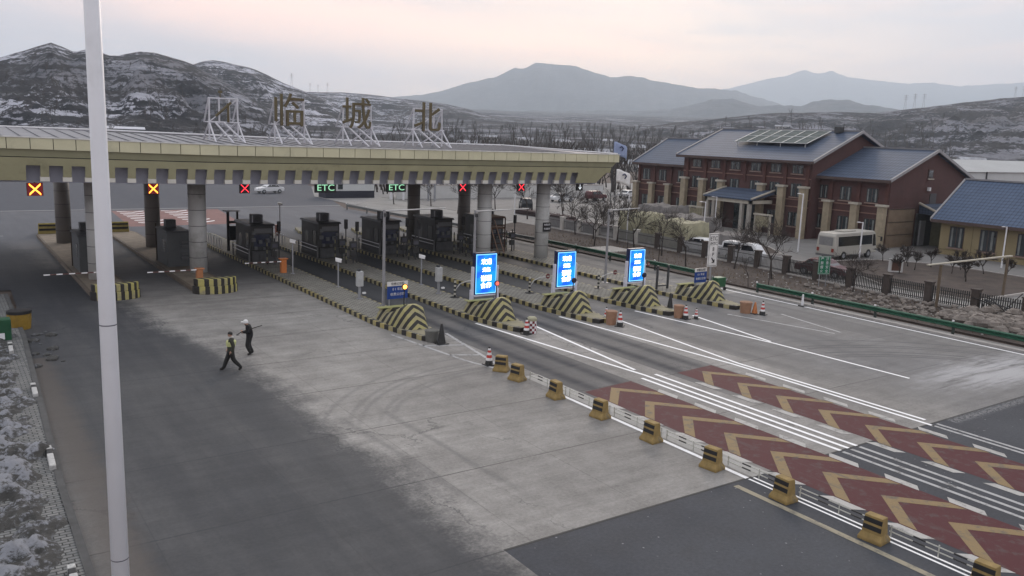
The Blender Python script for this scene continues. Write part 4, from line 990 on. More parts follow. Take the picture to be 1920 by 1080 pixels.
guard([(48.75,39.2),(49.0,30),(49.1,20),(49.1,4)],'long green guardrail along the right edge line',GREEN)
guard([(49.2,65.5),(49.25,56),(49.2,44.5)],'green guardrail beside the brown verge behind the blue screens',GREEN)
guard([(45.9,106),(46.6,95),(48.3,80),(49.2,66.5)],'grey guardrail curving away beyond the booths',M('dull_steel_rail',(.13,.135,.13),.5))
g=MB(); g.box(48.35,48.75,-6,42.8,-.02,.10); tag(g.build('kerb',M('pale_kerb',(.36,.34,.32))),kind='structure')
def hedge(x0,x1,y0,y1,h,label):
    t=empty('hedge',((x0+x1)/2,(y0+y1)/2,.03),0,label,'hedge','clipped winter hedges in the yard'); rnd=random.Random(int(x0*7)); b=MB(); w,l=(x1-x0)/2,(y1-y0)/2
    for k in range(int(w*l*4*55)):
        x,y,z=rnd.uniform(-w,w),rnd.uniform(-l,l),rnd.uniform(.05,h)
        a=rnd.uniform(0,6.3); d_=Vector((math.cos(a),math.sin(a),rnd.uniform(-.3,1.2))).normalized()*rnd.uniform(.10,.24); n=d_.orthogonal().normalized()*.035
        p=Vector((x,y,z)); b.add([p-n,p+n,p+d_],[(0,1,2)])
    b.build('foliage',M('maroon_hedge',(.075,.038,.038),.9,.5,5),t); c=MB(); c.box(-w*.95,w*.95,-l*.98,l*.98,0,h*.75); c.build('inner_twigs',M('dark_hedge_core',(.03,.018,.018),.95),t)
hedge(62.0,65.0,73.5,82.0,.9,'maroon clipped hedge behind the pale fence pillars')
hedge(66.5,68.0,84,96,.8,'maroon clipped hedge farther back near the parked cars')
# ---------------------------------------------------------------- fence
def fence():
    line=[(60.2,80),(59.6,62),(59.2,50),(58.2,40),(57.6,33),(57.7,24),(57.7,14)]
    t=empty('picket_fence',(0,0,.05),0,'long picket fence with square pillars between verge and yard','fence')
    L=[0]
    for i in range(len(line)-1): L.append(L[-1]+(Vector(line[i+1])-Vector(line[i])).length)
    def at(s):
        for i in range(len(line)-1):
            if s<=L[i+1]: f=(s-L[i])/(L[i+1]-L[i]); return Vector(line[i]).lerp(Vector(line[i+1]),f)
        return Vector(line[-1])
    s=0; step=3.25; prev=None; k=0
    PB=M('dark_brick_pillar',(.065,.052,.045),.85,.25,3); PW=M('pale_pillar',(.48,.46,.43),.8,.15,2)
    while s<L[-1]:
        p=at(s); pale=k<6
        b=MB(); b.box(p.x-.24,p.x+.24,p.y-.24,p.y+.24,0,1.45); b.box(p.x-.29,p.x+.29,p.y-.29,p.y+.29,1.45,1.55); b.build('pillar',PW if pale else PB,t,bev=.02)
        if prev is not None:
            d_=(p-prev); n=int(d_.length/.17); b=MB()
            a=prev+d_.normalized()*.3; c=p-d_.normalized()*.3
            for j in range(n):
                q=a.lerp(c,j/(n-1)); 
                b.box(q.x-.018,q.x+.018,q.y-.035,q.y+.035,.10,1.3)
            if s<36: m=M('grey_pickets',(.20,.20,.20),.6)
            elif k<9: m=M('pale_pickets',(.50,.49,.47),.55)
            else: m=M('dark_pickets',(.03,.03,.028),.6)
            b.build('picket_panel',m,t)
            b=MB()
            for z in (.28,1.05): b.tube([(a.x,a.y,z),(c.x,c.y,z)],.03,6)
            b.build('fence_rail',BLACK,t)
        prev=p; s+=step; k+=1
    b=MB()
    for i in range(len(line)-1):
        a,c=Vector(line[i]),Vector(line[i+1]); b.prism([(a.x-.2,a.y),(c.x-.2,c.y),(c.x+.15,c.y),(a.x+.15,a.y)],-.1,.12)
    b.build('plinth',M('pale_kerb',(.36,.34,.32)),t)
fence()
# ---------------------------------------------------------------- red brick building
BRICK=None
def brick():
    m,nt,b=newmat('dark_red_brick'); v=posn(nt); x,y,z=xyz(nt,v)
    br=nt.nodes.new('ShaderNodeTexBrick'); nt.links.new(comb(nt,x+y,z,0.0),br.inputs['Vector']); br.inputs['Scale'].default_value=3.2
    br.inputs['Color1'].default_value=(.070,.026,.023,1); br.inputs['Color2'].default_value=(.080,.033,.030,1); br.inputs['Mortar'].default_value=(.055,.035,.032,1)
    c=scalec(nt,br.outputs[0],(nz(nt,v,.5,5,.65)-.5)*.7+1.0); nt.links.new(c,b.inputs['Base Color']); b.inputs['Roughness'].default_value=.85; return m
BRICK=brick()
def tile(name,col,sc=1.0):
    m,nt,b=newmat(name); v=posn(nt); x,y,z=xyz(nt,v)
    ry=((y*2.4).frac()-.5).abs(); rz=((z*3.4).frac()); n=nz(nt,v,.8,4)
    f=(ry.ss(.30,.5)*.45).inv()*((rz.ss(.0,.4)*.5)+.6)
    c=scalec(nt,col,f*((n-.5)*.5+1.0)); nt.links.new(c,b.inputs['Base Color']); b.inputs['Roughness'].default_value=.6; b.inputs['Specular IOR Level'].default_value=.25
    bump(nt,b,ry+rz*.6,.5,.06); return m
TILE=tile('slate_blue_roof_tiles',(.060,.082,.128)); TILE2=tile('blue_roof_tiles',(.066,.096,.158))
STONE=M('beige_stone',(.30,.255,.18),.8,.22,1.5,dirt=((.22,.18,.13),.5)); STCAP=M('pale_stone_cap',(.40,.37,.31),.7)
GLASS=M('window_glass',(.022,.030,.034),.12,.5,1.2,spec=.9); FRAME=M('window_frame_brown',(.05,.03,.025),.5)
CURT=M('pale_curtain',(.16,.17,.165),.8,.3,2)
def window(parent,X,y0,y1,z0,z1,glass=None,curt=True,n=2,sill=True,fm=None):
    """window in a wall facing -X"""
    fm=fm or FRAME
    b=MB(); b.box(X-.05,X+.02,y0,y1,z0,z1); w=b.build('window',fm,parent)
    b=MB(); step=(y1-y0)/n
    for k in range(n): b.box(X-.065,X-.051,y0+step*k+.06,y0+step*(k+1)-.05,z0+.06,z1-.06)
    b.build('pane',glass or GLASS,w)
    if curt:
        b=MB(); yy=y0+.1+random.random()*.2; b.box(X-.07,X-.0655,yy,yy+(y1-y0)*.14,z0+.1,z1-.15); b.build('curtain',CURT,w); b=MB(); yy=y1-.1-random.random()*.15; b.box(X-.07,X-.0655,yy-(y1-y0)*.12,yy,z0+.1,z1-.12); b.build('curtain',CURT,w)
    if sill:
        b=MB(); b.box(X-.16,X,y0-.12,y1+.12,z0-.12,z0-.002); b.build('sill',M('brown_sill',(.24,.17,.14),.7),w)
def gable_block(t,x0,x1,y0,y1,ez,rz,rx,wall,roofm,over=.9,ow=.5,name='wall'):
    b=MB(); b.prism([(x0,y0),(x1,y0),(x1,y1),(x0,y1)],0,ez); b.build(name,wall,t)
    b=MB(); zt=ez; 
    for yy in (y0,y1):
        pass
    b.add([(x0,y0,zt),(x1,y0,zt),(rx,y0,rz-.18),(x0,y1,zt),(x1,y1,zt),(rx,y1,rz-.18)],[(0,1,2),(3,5,4),(0,3,4,1),(0,2,5,3),(1,4,5,2)]); b.build('gable',wall,t)
    th=.18
    ex=x0-over; ex2=x1+over
    s1=(rz-ez)/(rx-x0); s2=(rz-ez)/(x1-rx)
    e1=ez-s1*over; e2=ez-s2*over
    b=MB(); ya,yb=y0-ow,y1+ow
    def slabr(xa,za,xb,zb):
        b.hexa([(xa,ya,za-th),(xb,ya,zb-th),(xb,yb,zb-th),(xa,yb,za-th)],[(xa,ya,za),(xb,ya,zb),(xb,yb,zb),(xa,yb,za)])
    slabr(ex,e1,rx,rz); slabr(rx+.002,rz,ex2,e2)
    r=b.build('roof',roofm,t)
    b=MB(); b.box(rx-.14,rx+.14,ya-.02,yb+.02,rz-.02,rz+.16); b.build('ridge',M('ridge_grey',(.20,.20,.21),.6),r)
    for yy in (ya,yb):
        b=MB()
        for (xa,za,xb,zb) in ((ex,e1,rx,rz),(rx,rz,ex2,e2)):
            b.hexa([(xa,yy-.09,za-.2),(xb,yy-.09,zb-.2),(xb,yy+.09,zb-.2),(xa,yy+.09,za-.2)],[(xa,yy-.09,za+.12),(xb,yy-.09,zb+.12),(xb,yy+.09,zb+.12),(xa,yy+.09,za+.12)])
        b.build('verge_trim',M('verge_grey',(.27,.265,.27),.6),r)
    b=MB(); b.box(ex-.03,ex+.1,ya,yb,e1-.33,e1-.02); b.build('eave_gutter',M('brown_gutter',(.07,.045,.04),.6),r)
    return r
def red_building():
    t=empty('brick_office_building',(0,0,0),0,'three-part dark red brick office with slate blue gabled roofs and solar panels','building')
    # right wing
    gable_block(t,85.3,101,52.0,61.2,7.75,10.75,93.1,BRICK,TILE)
    # middle
    gable_block(t,83.6,100.0,60.8,81.0,9.35,12.6,91.5,BRICK,TILE,ow=.7)
    # left wing
    gable_block(t,86.0,98.5,80.9,92.3,8.0,11.1,92.0,BRICK,TILE)
    # windows
    for (a,c) in ((59.85,61.15) if False else (59.7,60.75),(56.65,58.1),(53.35,54.75)):
        window(t,85.3,a,c,4.8,6.4); window(t,85.3,a,c,1.35,3.05)
    for yc in (78.6,75.4,72.1,68.9,65.9,62.8):
        window(t,83.6,yc-.75,yc+.75,7.45,8.5,sill=True); window(t,83.6,yc-.75,yc+.75,4.75,6.35)
        if not 66<yc<73: window(t,83.6,yc-.8,yc+.8,1.3,3.0)
    for yc in (90.6,87.3,83.6):
        window(t,86.0,yc-.75,yc+.75,5.1,6.7); window(t,86.0,yc-.75,yc+.75,1.4,3.0)
    # brick ribs and bands
    for bx in [(83.38,83.6,yc-.2,yc+.2,6.1,9.1) for yc in (80.2,77.0,73.8,70.5,67.45,64.4,61.3)]+[(85.1,85.3,yc-.2,yc+.2,4.75,7.5) for yc in (52.3,55.7,59.2)]+[(85.8,86.0,yc-.2,yc+.2,4.85,7.7) for yc in (92.0,88.9,85.6,82)]:
        b=MB(); b.box(*bx); b.build('brick_rib',M('brick_rib_paint',(.085,.036,.03),.85,.2,2),t)
    b=MB()
    for z in (3.55,4.4,6.85): b.box(83.48,83.602,60.9,80.9,z,z+.12)
    for z in (3.55,4.35): b.box(85.2,85.302,52.05,60.7,z,z+.12)
    for z in (3.55,4.45): b.box(85.9,86.002,81.1,92.2,z,z+.12)
    b.build('string_course',M('string_brick',(.20,.115,.09),.8),t)
    for yc in (80.2,77.0,73.8,67.45,64.4,61.3):
        b=MB(); b.box(82.75,83.37,yc-.42,yc+.42,0,5.85); p=b.build('pilaster',STONE,t,bev=.03); b=MB(); b.box(82.6,83.37,yc-.6,yc+.6,5.851,6.08); b.build('pilaster_cap',STCAP,p)
    for yc in (52.4,55.7,59.2):
        b=MB(); b.box(84.5,85.09,yc-.42,yc+.42,0,4.5); p=b.build('pilaster',STONE,t,bev=.03); b=MB(); b.box(84.35,85.09,yc-.6,yc+.6,4.501,4.72); b.build('pilaster_cap',STCAP,p)
    for yc in (92.2,88.9,85.6):
        b=MB(); b.box(85.2,85.79,yc-.4,yc+.4,0,4.6); p=b.build('pilaster',STONE,t,bev=.03); b=MB(); b.box(85.05,85.79,yc-.58,yc+.58,4.601,4.8); b.build('pilaster_cap',STCAP,p)
    # gable end of right wing
    b=MB(); b.box(85.32,90.3,51.86,51.998,0,4.25); b.build('stone_cladding',M('brown_stone_cladding',(.17,.125,.085),.85,.2,1.2),t)
    b=MB()
    for z in (1.4,2.8,4.2): b.box(85.3,90.3,51.83,51.858,z,z+.05)
    b.build('cladding_joint',BLACK,t)
    b=MB(); b.box(92.3,93.3,51.93,51.998,7.6,8.6); w=b.build('window',FRAME,t); b=MB(); b.box(92.4,93.2,51.9,51.928,7.7,8.5); b.build('pane',GLASS,w); b=MB(); b.box(92.2,93.4,51.8,51.92,7.48,7.58); b.build('sill',STCAP,w)
    b=MB(); b.box(93.2,94.5,51.93,51.998,3.9,5.9); b.build('door',M('dull_door',(.05,.05,.055),.5),t)
    b=MB(); b.box(92.5,92.8,51.7,51.99,6.2,6.6); b.build('wall_lamp',WHT,t)
    # side porch
    b=MB(); b.hexa([(89.8,48.6,3.72),(99,48.6,3.72),(99,51.8,3.72),(91.0,51.8,3.72)],[(89.8,48.6,3.85),(99,48.6,3.85),(99,51.8,4.75),(91.0,51.8,4.75)]); b.build('side_porch_roof',TILE,t)
    b=MB(); b.tube([(89.8,48.6,3.95),(91.0,51.8,4.85)],.14,8); b.build('porch_verge',STCAP,t)
    b=MB(); b.box(90.6,99,51.7,51.85,0,3.7); b.build('entrance_recess',M('dark_recess',(.03,.03,.03),.6),t)
    b=MB(); b.box(91.2,92.2,51.5,51.69,.1,2.9); b.build('door',M('grey_door',(.20,.20,.21),.4),t)
    b=MB(); b.box(93.6,94.4,49,51.6,0,3.7); b.build('porch_pier',M('olive_pier',(.12,.115,.07),.8),t)
    # entrance porch
    p=empty('p')
    bpy.data.objects.remove(p)
    b=MB(); b.hexa([(79.2,65.6,4.12),(83.37,65.6,4.8),(83.37,73.1,4.8),(79.2,73.1,4.12)],[(79.2,65.6,4.28),(83.37,65.6,5.25),(83.37,73.1,5.25),(79.2,73.1,4.28)]); r=b.build('porch_roof',TILE,t)
    b=MB(); b.tube([(79.2,65.6,4.3),(83.3,65.6,5.3)],.12,6); b.tube([(79.2,73.1,4.3),(83.3,73.1,5.3)],.12,6); b.build('porch_verge',STCAP,r)
    b=MB(); b.box(79.4,79.75,65.8,72.9,3.7,4.1); b.box(79.4,83.3,65.8,66.1,3.7,4.1); b.box(79.4,83.3,72.6,72.9,3.7,4.1); b.build('porch_beam',STCAP,t)
    for yc in (66.1,67.2,71.6,72.6):
        b=MB(); b.box(79.4,79.8,yc-.2,yc+.2,0,3.69); b.build('porch_column',M('grey_stone_column',(.30,.28,.25),.8,.15),t)
    b=MB(); b.box(83.3,83.58,67.3,71.6,.1,3.4); d_=b.build('door',FRAME,t)
    b=MB()
    for k in range(4): b.box(83.22,83.29,67.4+k*1.05,67.4+k*1.05+.95,.2,3.3)
    b.build('pane',GLASS,d_)
    b=MB(); b.box(78.6,83.3,65.4,73.3,-.02,.12); b.box(78.2,78.6,65.4,73.3,-.02,.06); b.build('steps',M('pale_step',(.32,.31,.29),.8),t)
    # solar panels on frame
    fx0,fz0=86.2,10.95; fx1,fz1=90.7,12.55
    b=MB()
    for i in range(6):
        for j in range(2):
            u0,u1=j/2+.01,(j+1)/2-.01; ya=63.9+i*1.82; yb=ya+1.74
            def P(u,y,dz): return (fx0+(fx1-fx0)*u,y,fz0+(fz1-fz0)*u+dz)
            b.hexa([P(u0,ya,-.04),P(u1,ya,-.04),P(u1,yb,-.04),P(u0,yb,-.04)],[P(u0,ya,0),P(u1,ya,0),P(u1,yb,0),P(u0,yb,0)])
    s=b.build('solar_collectors',M('solar_glass',(.10,.118,.115),.8,.3,1.2,spec=.08),t)
    b=MB()
    for i in range(7):
        y=63.86+i*1.82; b.tube([(fx0,y,fz0+.03),(fx1,y,fz1+.03)],.05,6)
    for u in (0,.5,1): b.tube([(fx0+(fx1-fx0)*u,63.8,fz0+(fz1-fz0)*u+.03),(fx0+(fx1-fx0)*u,74.9,fz0+(fz1-fz0)*u+.03)],.05,6)
    for y in (64.2,67.8,71.4,74.6): b.tube([(fx0+.2,y,fz0),(fx0+.2,y,10.3)],.05,6)
    b.build('collector_frame',M('pale_alu',(.45,.47,.47),.4),s)
    b=MB(); b.box(90.6,91.4,62.6,63.4,12.4,13.1); b.tube([(91,62.4,12.5),(91,62.4,13.5)],.06,6); b.build('roof_tank',DGREY,t)
    return t
red_building()
def board(y0,y1,label):
    t=empty('notice_board',(80,(y0+y1)/2,0),0,label,'notice board','framed boards flanking the entrance')
    w=(y1-y0)/2
    b=MB(); b.box(-.1,.1,-w,-w+.15,0,2.55); b.box(-.1,.1,w-.15,w,0,2.55); b.box(-.15,.15,-w-.15,w+.15,2.5,2.7); b.build('board_frame',STCAP,t)
    b=MB(); b.box(-.05,.05,-w+.15,w-.15,1.2,2.4); b.build('board_panel',M('mottled_board',(.25,.225,.15),.6,.5,3),t)
board(73.6,76.0,'framed notice board left of the office entrance'); board(63.2,65.5,'framed notice board right of the office entrance')
# beige building
def beige():
    t=empty('beige_building',(0,0,0),0,'low khaki plastered building with blue tiled roof at the right edge','building')
    KH=M('khaki_plaster',(.235,.19,.105),.85,.12,.5,dirt=((.22,.18,.10),.4))
    gable_block(t,87.0,97,22,46.9,4.3,7.75,92,KH,TILE2,over=.9,ow=.7)
    for (a,c) in ((44.4,45.9),(41.15,42.8),(37.6,39.2),(34,35.6)): window(t,87.0,a,c,.85,3.05,n=2,glass=M('window_glass_dark',(.028,.035,.04),.12,.5,1,spec=.9))
    b=MB()
    for y in (43.55,40.2,36.6): b.box(86.985,87.0,y-.02,y+.02,.1,4.0)
    for z in (3.45,.55): b.box(86.984,87.0,22.1,46.8,z,z+.04)
    b.build('plaster_joint',M('khaki_joint',(.12,.095,.05),.9),t)
beige()
def warehouse():
    t=empty('warehouse',(0,0,0),0,'long white metal warehouse with pale low roof behind the offices','building')
    b=MB(); b.prism([(158,85),(250,85),(250,112),(158,112)],0,7.0); b.build('wall',M('white_sheet_wall',(.50,.52,.52),.5,.1,.2),t)
    b=MB(); b.add([(157,84.5,7.01),(251,84.5,7.01),(251,98.5,9.1),(157,98.5,9.1),(251,112.5,7.01),(157,112.5,7.01)],[(0,1,2,3),(3,2,4,5),(0,3,5),(1,4,2),(0,5,4,1)]); b.build('roof',M('grey_sheet_roof',(.30,.31,.31),.5,.1,.2),t)
    b=MB(); b.box(171.8,172.1,84.8,84.99,0,7); b.build('downpipe',DGREY,t)
warehouse()
# gatehouse wall at the right edge and thin flat shelter roof
def shelter():
    t=empty('lighting_arm',(0,0,.05),0,'long pale horizontal arm on brown posts above the right end of the fence','pole')
    b=MB(); b.hexa([(54.6,29.9,3.04),(66,29.9,3.06),(66,30.1,3.06),(54.6,30.1,3.04)],[(54.6,29.9,3.10),(66,29.9,3.16),(66,30.1,3.16),(54.6,30.1,3.10)]); b.build('arm_beam',M('pale_sheet_edge',(.38,.35,.28),.5),t)
    for x in (56.3,65.5):
        b=MB(); b.tube([(x,30.0,0),(x,30.0,2.97)],.1,8); b.build('post',M('brown_post',(.12,.09,.06),.7),t)
    t=empty('gate_pillar',(57.4,22.6,.05),0,'broad khaki gate pillar at the right edge of the view','pillar')
    b=MB(); b.box(-.7,1.6,-.8,.8,0,4.4); b.build('shaft',M('khaki_pillar',(.20,.155,.075),.9,.15,.8),t,bev=.05)
    b=MB(); b.box(-.85,1.75,-.95,.95,4.4,4.6); b.build('cap',M('khaki_pillar_cap',(.25,.20,.11),.9),t)
    b=MB(); b.tube([(-1.0,0,0),(-1.0,0,4.0)],.06,8); b.build('gate_post',M('pale_pillar',(.36,.34,.31)),t)
shelter()
# container office beyond plaza
t=empty('site_container',(54.5,124,0),0,'dark site container with white upper panel beyond the plaza','container')
b=MB(); b.box(-4.2,4.0,0,3,0,1.15); b.build('lower_wall',M('navy_wall',(.02,.022,.035),.6),t)
b=MB(); b.box(-4.2,4.0,0.02,3,1.15,2.9); b.build('upper_wall',M('white_sheet_wall',(.5,.5,.5)),t)
b=MB(); b.box(-3.6,-2.8,-.02,.019,1.4,2.5); b.box(-2.2,-1.4,-.02,.019,1.4,2.5); b.build('window',GLASS,t)
for i,(x,y,h) in enumerate(((60,121,3.4),(61.4,119.5,3.2),(64.5,117,3.0),(65.3,116.4,3.0))):
    t=empty('gate_post',(x,y,0),0,['thick white post right of the dark container','slim white post beside the thick white one','grey gate post left of a close pair','grey gate post right of a close pair'][i],'post','posts of the far yard gate')
    b=MB(); b.box(-.22 if i==0 else -.12,.22 if i==0 else .12,-.15,.15,0,h); b.build('shaft',WHT if i<2 else GALV,t,bev=.02)
    b=MB(); b.box(-.27 if i==0 else -.17,.27 if i==0 else .17,-.2,.2,h,h+.1); b.build('cap',GALV,t)
# ---------------------------------------------------------------- vehicles
def car(name,bodym,kind='sedan'):
    t=empty(name,(0,0,0),0,'x','car','cars parked beyond the fence')
    # x = length
    if kind=='sedan': side=[(-2.2,.35),(-2.25,.75),(-2.1,.95),(-1.5,1.0),(-1.0,1.42),(.35,1.45),(1.05,1.0),(1.95,.88),(2.22,.7),(2.25,.35)]; gl=[(-1.42,1.02),(-.98,1.36),(.33,1.39),(.92,1.02)]
    elif kind=='suv': side=[(-2.2,.4),(-2.25,1.0),(-2.1,1.6),(-1.9,1.72),(.3,1.72),(1.0,1.15),(2.0,1.05),(2.25,.8),(2.25,.4)]; gl=[(-2.0,1.12),(-1.85,1.62),(.25,1.62),(.85,1.15)]
    else: side=[(-2.3,.4),(-2.35,1.2),(-2.25,1.85),(-2.0,2.0),(1.3,2.0),(1.75,1.75),(2.2,1.1),(2.35,.9),(2.35,.4)]; gl=[(-2.1,1.2),(-2.05,1.75),(1.3,1.75),(1.75,1.2)]
    b=MB(); n=len(side)
    hw=.85
    def ins(z): return hw-.16*max(0,(z-.9)/.8)
    b.v=[(x,-ins(z),z) for x,z in side]+[(x,ins(z),z) for x,z in side]
    b.f=[tuple(range(n)),tuple(reversed(range(n,2*n)))]+[(i,n+i,n+(i+1)%n,(i+1)%n) for i in range(n)]; b.mi=[0]*len(b.f)
    b.build('car_body',bodym,t,bev=.05)
    b=MB()
    for sg in (-1,1):
        b.add([(x,sg*(ins(z)+.012),z) for x,z in gl],[tuple(range(len(gl)))]) 
    # windscreens
    a0,a1=gl[-1],gl[-2]
    b.add([(a0[0]+.10,-.66,a0[1]+.0),(a0[0]+.10,.66,a0[1]),(a1[0]+.08,.6,a1[1]+.02),(a1[0]+.08,-.6,a1[1]+.02)],[(0,1,2,3)])
    a0,a1=gl[0],gl[1]
    b.add([(a0[0]-.10,-.66,a0[1]),(a0[0]-.10,.66,a0[1]),(a1[0]-.09,.6,a1[1]+.02),(a1[0]-.09,-.6,a1[1]+.02)],[(0,1,2,3)])
    b.build('car_window',M('car_glass',(.012,.014,.018),.08,spec=.9),t)
    b=MB()
    for xx in (-.75,.1):
        for sg in (-1,1): b.box(xx-.05,xx+.05,sg*.72,sg*(.80 if kind=='sedan' else .835),.95,1.4 if kind=='sedan' else 1.68)
    b.build('door_pillar',bodym,t)
    for x in (-1.35,1.4):
        for sg in (-1,1):
            b=MB(); b.tube([(x,sg*.70,.32),(x,sg*.89,.32)],.32,16); w=b.build('wheel',BLACK,t); b=MB(); b.tube([(x,sg*.89,.32),(x,sg*.9,.32)],.18,12); b.build('rim',GALV,w)
    b=MB()
    for sg in (-1,1): b.box(2.17 if kind!='van' else 2.28,2.27 if kind!='van' else 2.38,sg*.45,sg*.78,.66,.8)
    b.build('headlight',M('lamp_glass',(.6,.6,.6),.2),t)
    return t
CW=M('car_white',(.62,.63,.64),.25,.03); CD=M('car_maroon',(.09,.025,.03),.25,.1); CS=M('car_silver',(.36,.37,.38),.3,.05); CK=M('car_dark',(.03,.032,.036),.25,.05)
cs=car('parked_car',CW,'sedan'); 
def put(p,first,x,y,rz,label,group='cars parked beyond the fence'): place(p,first,(x,y,.03),rz,label,group)
put(cs,True,61.9,56.6,R(-78),'white saloon car behind the fence near the khaki tarpaulin')
put(cs,False,45.3,135.5,R(190),'white saloon car far away on the plaza under the canopy edge')
put(cs,False,87.2,112.0,R(10),'white saloon car parked beside the right front column, farther away')
put(cs,False,107.0,117.5,R(20),'white saloon car parked left of the brick office under the white flag')
cv_=car('parked_van',CW,'van'); cv_['category']='van'; cv_.scale=(.85,.85,.85); put(cv_,True,61.6,51.4,R(-80),'white van behind the fence right of the tall white sign','vans parked behind the fence')
cm=car('parked_car',CD,'sedan'); put(cm,True,61.0,42.3,R(-82),'maroon car behind the fence beside the green sign')
cm2=car('parked_car',CD,'suv'); put(cm2,True,95.5,113,R(15),'maroon car far behind the covered piles')
ck=car('parked_car',CK,'suv'); put(ck,True,72,101,R(60),'dark car among bare trees between the front columns')
def bus():
    t=empty('minibus',(73.6,48.8,.03),R(3),'cream coach-style minibus parked before the office right wing','bus')
    BW=M('bus_cream',(.37,.355,.32),.35,.08,.8); L=3.6
    side=[(-L,.45),(-L-.05,1.2),(-L+.02,2.3),(-L+.2,2.6),(L-.35,2.62),(L-.05,2.35),(L+.12,1.3),(L+.15,.8),(L+.1,.45)]
    b=MB(); n=len(side); hw=1.02
    def ins(z): return hw-.10*max(0,(z-1.2)/1.4)
    b.v=[(x,-ins(z),z) for x,z in side]+[(x,ins(z),z) for x,z in side]
    b.f=[tuple(range(n)),tuple(reversed(range(n,2*n)))]+[(i,n+i,n+(i+1)%n,(i+1)%n) for i in range(n)]; b.mi=[0]*len(b.f)
    b.build('bus_body',BW,t,bev=.09)
    GL=M('car_glass',(.012,.014,.018))
    b=MB()
    for sg in (-1,1): b.add([(-L+.5,sg*(ins(1.35)+.014),1.35),(L-.75,sg*(ins(1.35)+.014),1.35),(L-.75,sg*(ins(2.25)+.014),2.25),(-L+.5,sg*(ins(2.25)+.014),2.25)],[(0,1,2,3)])
    b.build('side_window',GL,t)
    b=MB(); b.add([(L-.6,-(ins(1.3)+.014),1.15),(L-.02,-(ins(1.3)+.014),1.15),(L-.2,-(ins(2.3)+.014),2.3),(L-.6,-(ins(2.3)+.014),2.3)],[(0,1,2,3)]); b.add([(L+.17,-.85,1.35),(L+.17,.85,1.35),(L+.02,.8,2.3),(L+.02,-.8,2.3)],[(0,1,2,3)]); b.build('windscreen',GL,t)
    b=MB(); b.box(-L-.055,-L-.04,-.72,.72,1.4,2.2); b.build('rear_window',M('bus_rear_glass',(.20,.20,.20),.2,spec=.8),t)
    b=MB(); b.box(-L-.07,-L-.045,-.9,-.65,.8,1.15); b.box(-L-.07,-L-.045,.65,.9,.8,1.15); b.build('tail_light',M('tail_red',(.2,.03,.02),.3),t)
    b=MB(); b.box(-L-.1,-L+.1,-.95,.95,.38,.58); b.build('bumper',M('bumper_grey',(.12,.12,.12),.5),t)
    b=MB(); b.box(-1.6,.6,-.5,.5,2.61,2.74); b.build('roof_unit',BW,t,bev=.04)
    for x in (-2.1,2.3):
        for sg in (-1,1):
            b=MB(); b.tube([(x,sg*.82,.42),(x,sg*1.05,.42)],.42,18); w=b.build('wheel',BLACK,t); b=MB(); b.tube([(x,sg*1.05,.42),(x,sg*1.06,.42)],.22,12); b.build('rim',GALV,w)
    b=MB(); b.tube([(L+.1,-1.0,2.1),(L+.45,-1.25,2.0)],.03,6); b.box(L+.38,L+.5,-1.35,-1.2,1.6,2.05); b.build('mirror',BLACK,t)
bus()
# ---------------------------------------------------------------- bare trees
BARK=M('dark_bark',(.040,.031,.027),.9,.3,4); BARKP=M('grey_brown_bark',(.055,.046,.042),.9,.3,4)
def tree_mesh(seed,h=4.6,spread=.55,lv=4,twig=.012,trunkfrac=.35):
    rnd=random.Random(seed); tr=MB(); cr=MB()
    def br(p,d_,L,r,lev):
        n=3; pts=[p]; rs=[r]; q=p.copy(); dd=d_.copy()
        for k in range(n):
            dd=(dd+Vector((rnd.gauss(0,.10),rnd.gauss(0,.10),rnd.gauss(.04,.06)))).normalized(); q=q+dd*(L/n); pts.append(q.copy()); rs.append(max(twig*.7,r*(1-.22*(k+1))))
        (tr if lev<=0 else cr).tube(pts,rs,6 if lev<=0 else (4 if lev<2 else 3),caps=False)
        if lev>=lv: return
        m=rnd.randint(3,4) if lev<lv-1 else rnd.randint(5,7)
        for k in range(m):
            f=rnd.uniform(.35,1.0) if lev>0 else rnd.uniform(.75,1.0); i=min(n-1,int(f*n)); pp=pts[i].lerp(pts[i+1],f*n-i)
            a=rnd.uniform(0,2*math.pi); s_=spread*rnd.uniform(.7,1.3); 
            axis=dd.orthogonal().normalized(); axis.rotate(Matrix.Rotation(a,3,dd)); nd=(dd+axis*s_).normalized()
            br(pp,nd,L*rnd.uniform(.62,.9),max(twig,r*.52),lev+1)
    br(Vector((0,0,0)),Vector((rnd.gauss(0,.03),rnd.gauss(0,.03),1)).normalized(),h*trunkfrac,h*.014+.015,0)
    return tr,cr
def tree_obj(seed,mat,**k):
    t=empty('bare_tree',(0,0,0),0,'x','tree','bare winter trees'); a,c=tree_mesh(seed,**k); a.build('trunk',mat,t,smooth=True); c.build('crown',mat,t); return t
TP=[tree_obj(s,BARK,h=4.9,spread=.7,lv=4,twig=.014) for s in (11,14,13)]
TPS=[tree_obj(s,BARK,h=4.5,spread=.55,lv=3,twig=.014,trunkfrac=.45) for s in (41,)]
used=set()
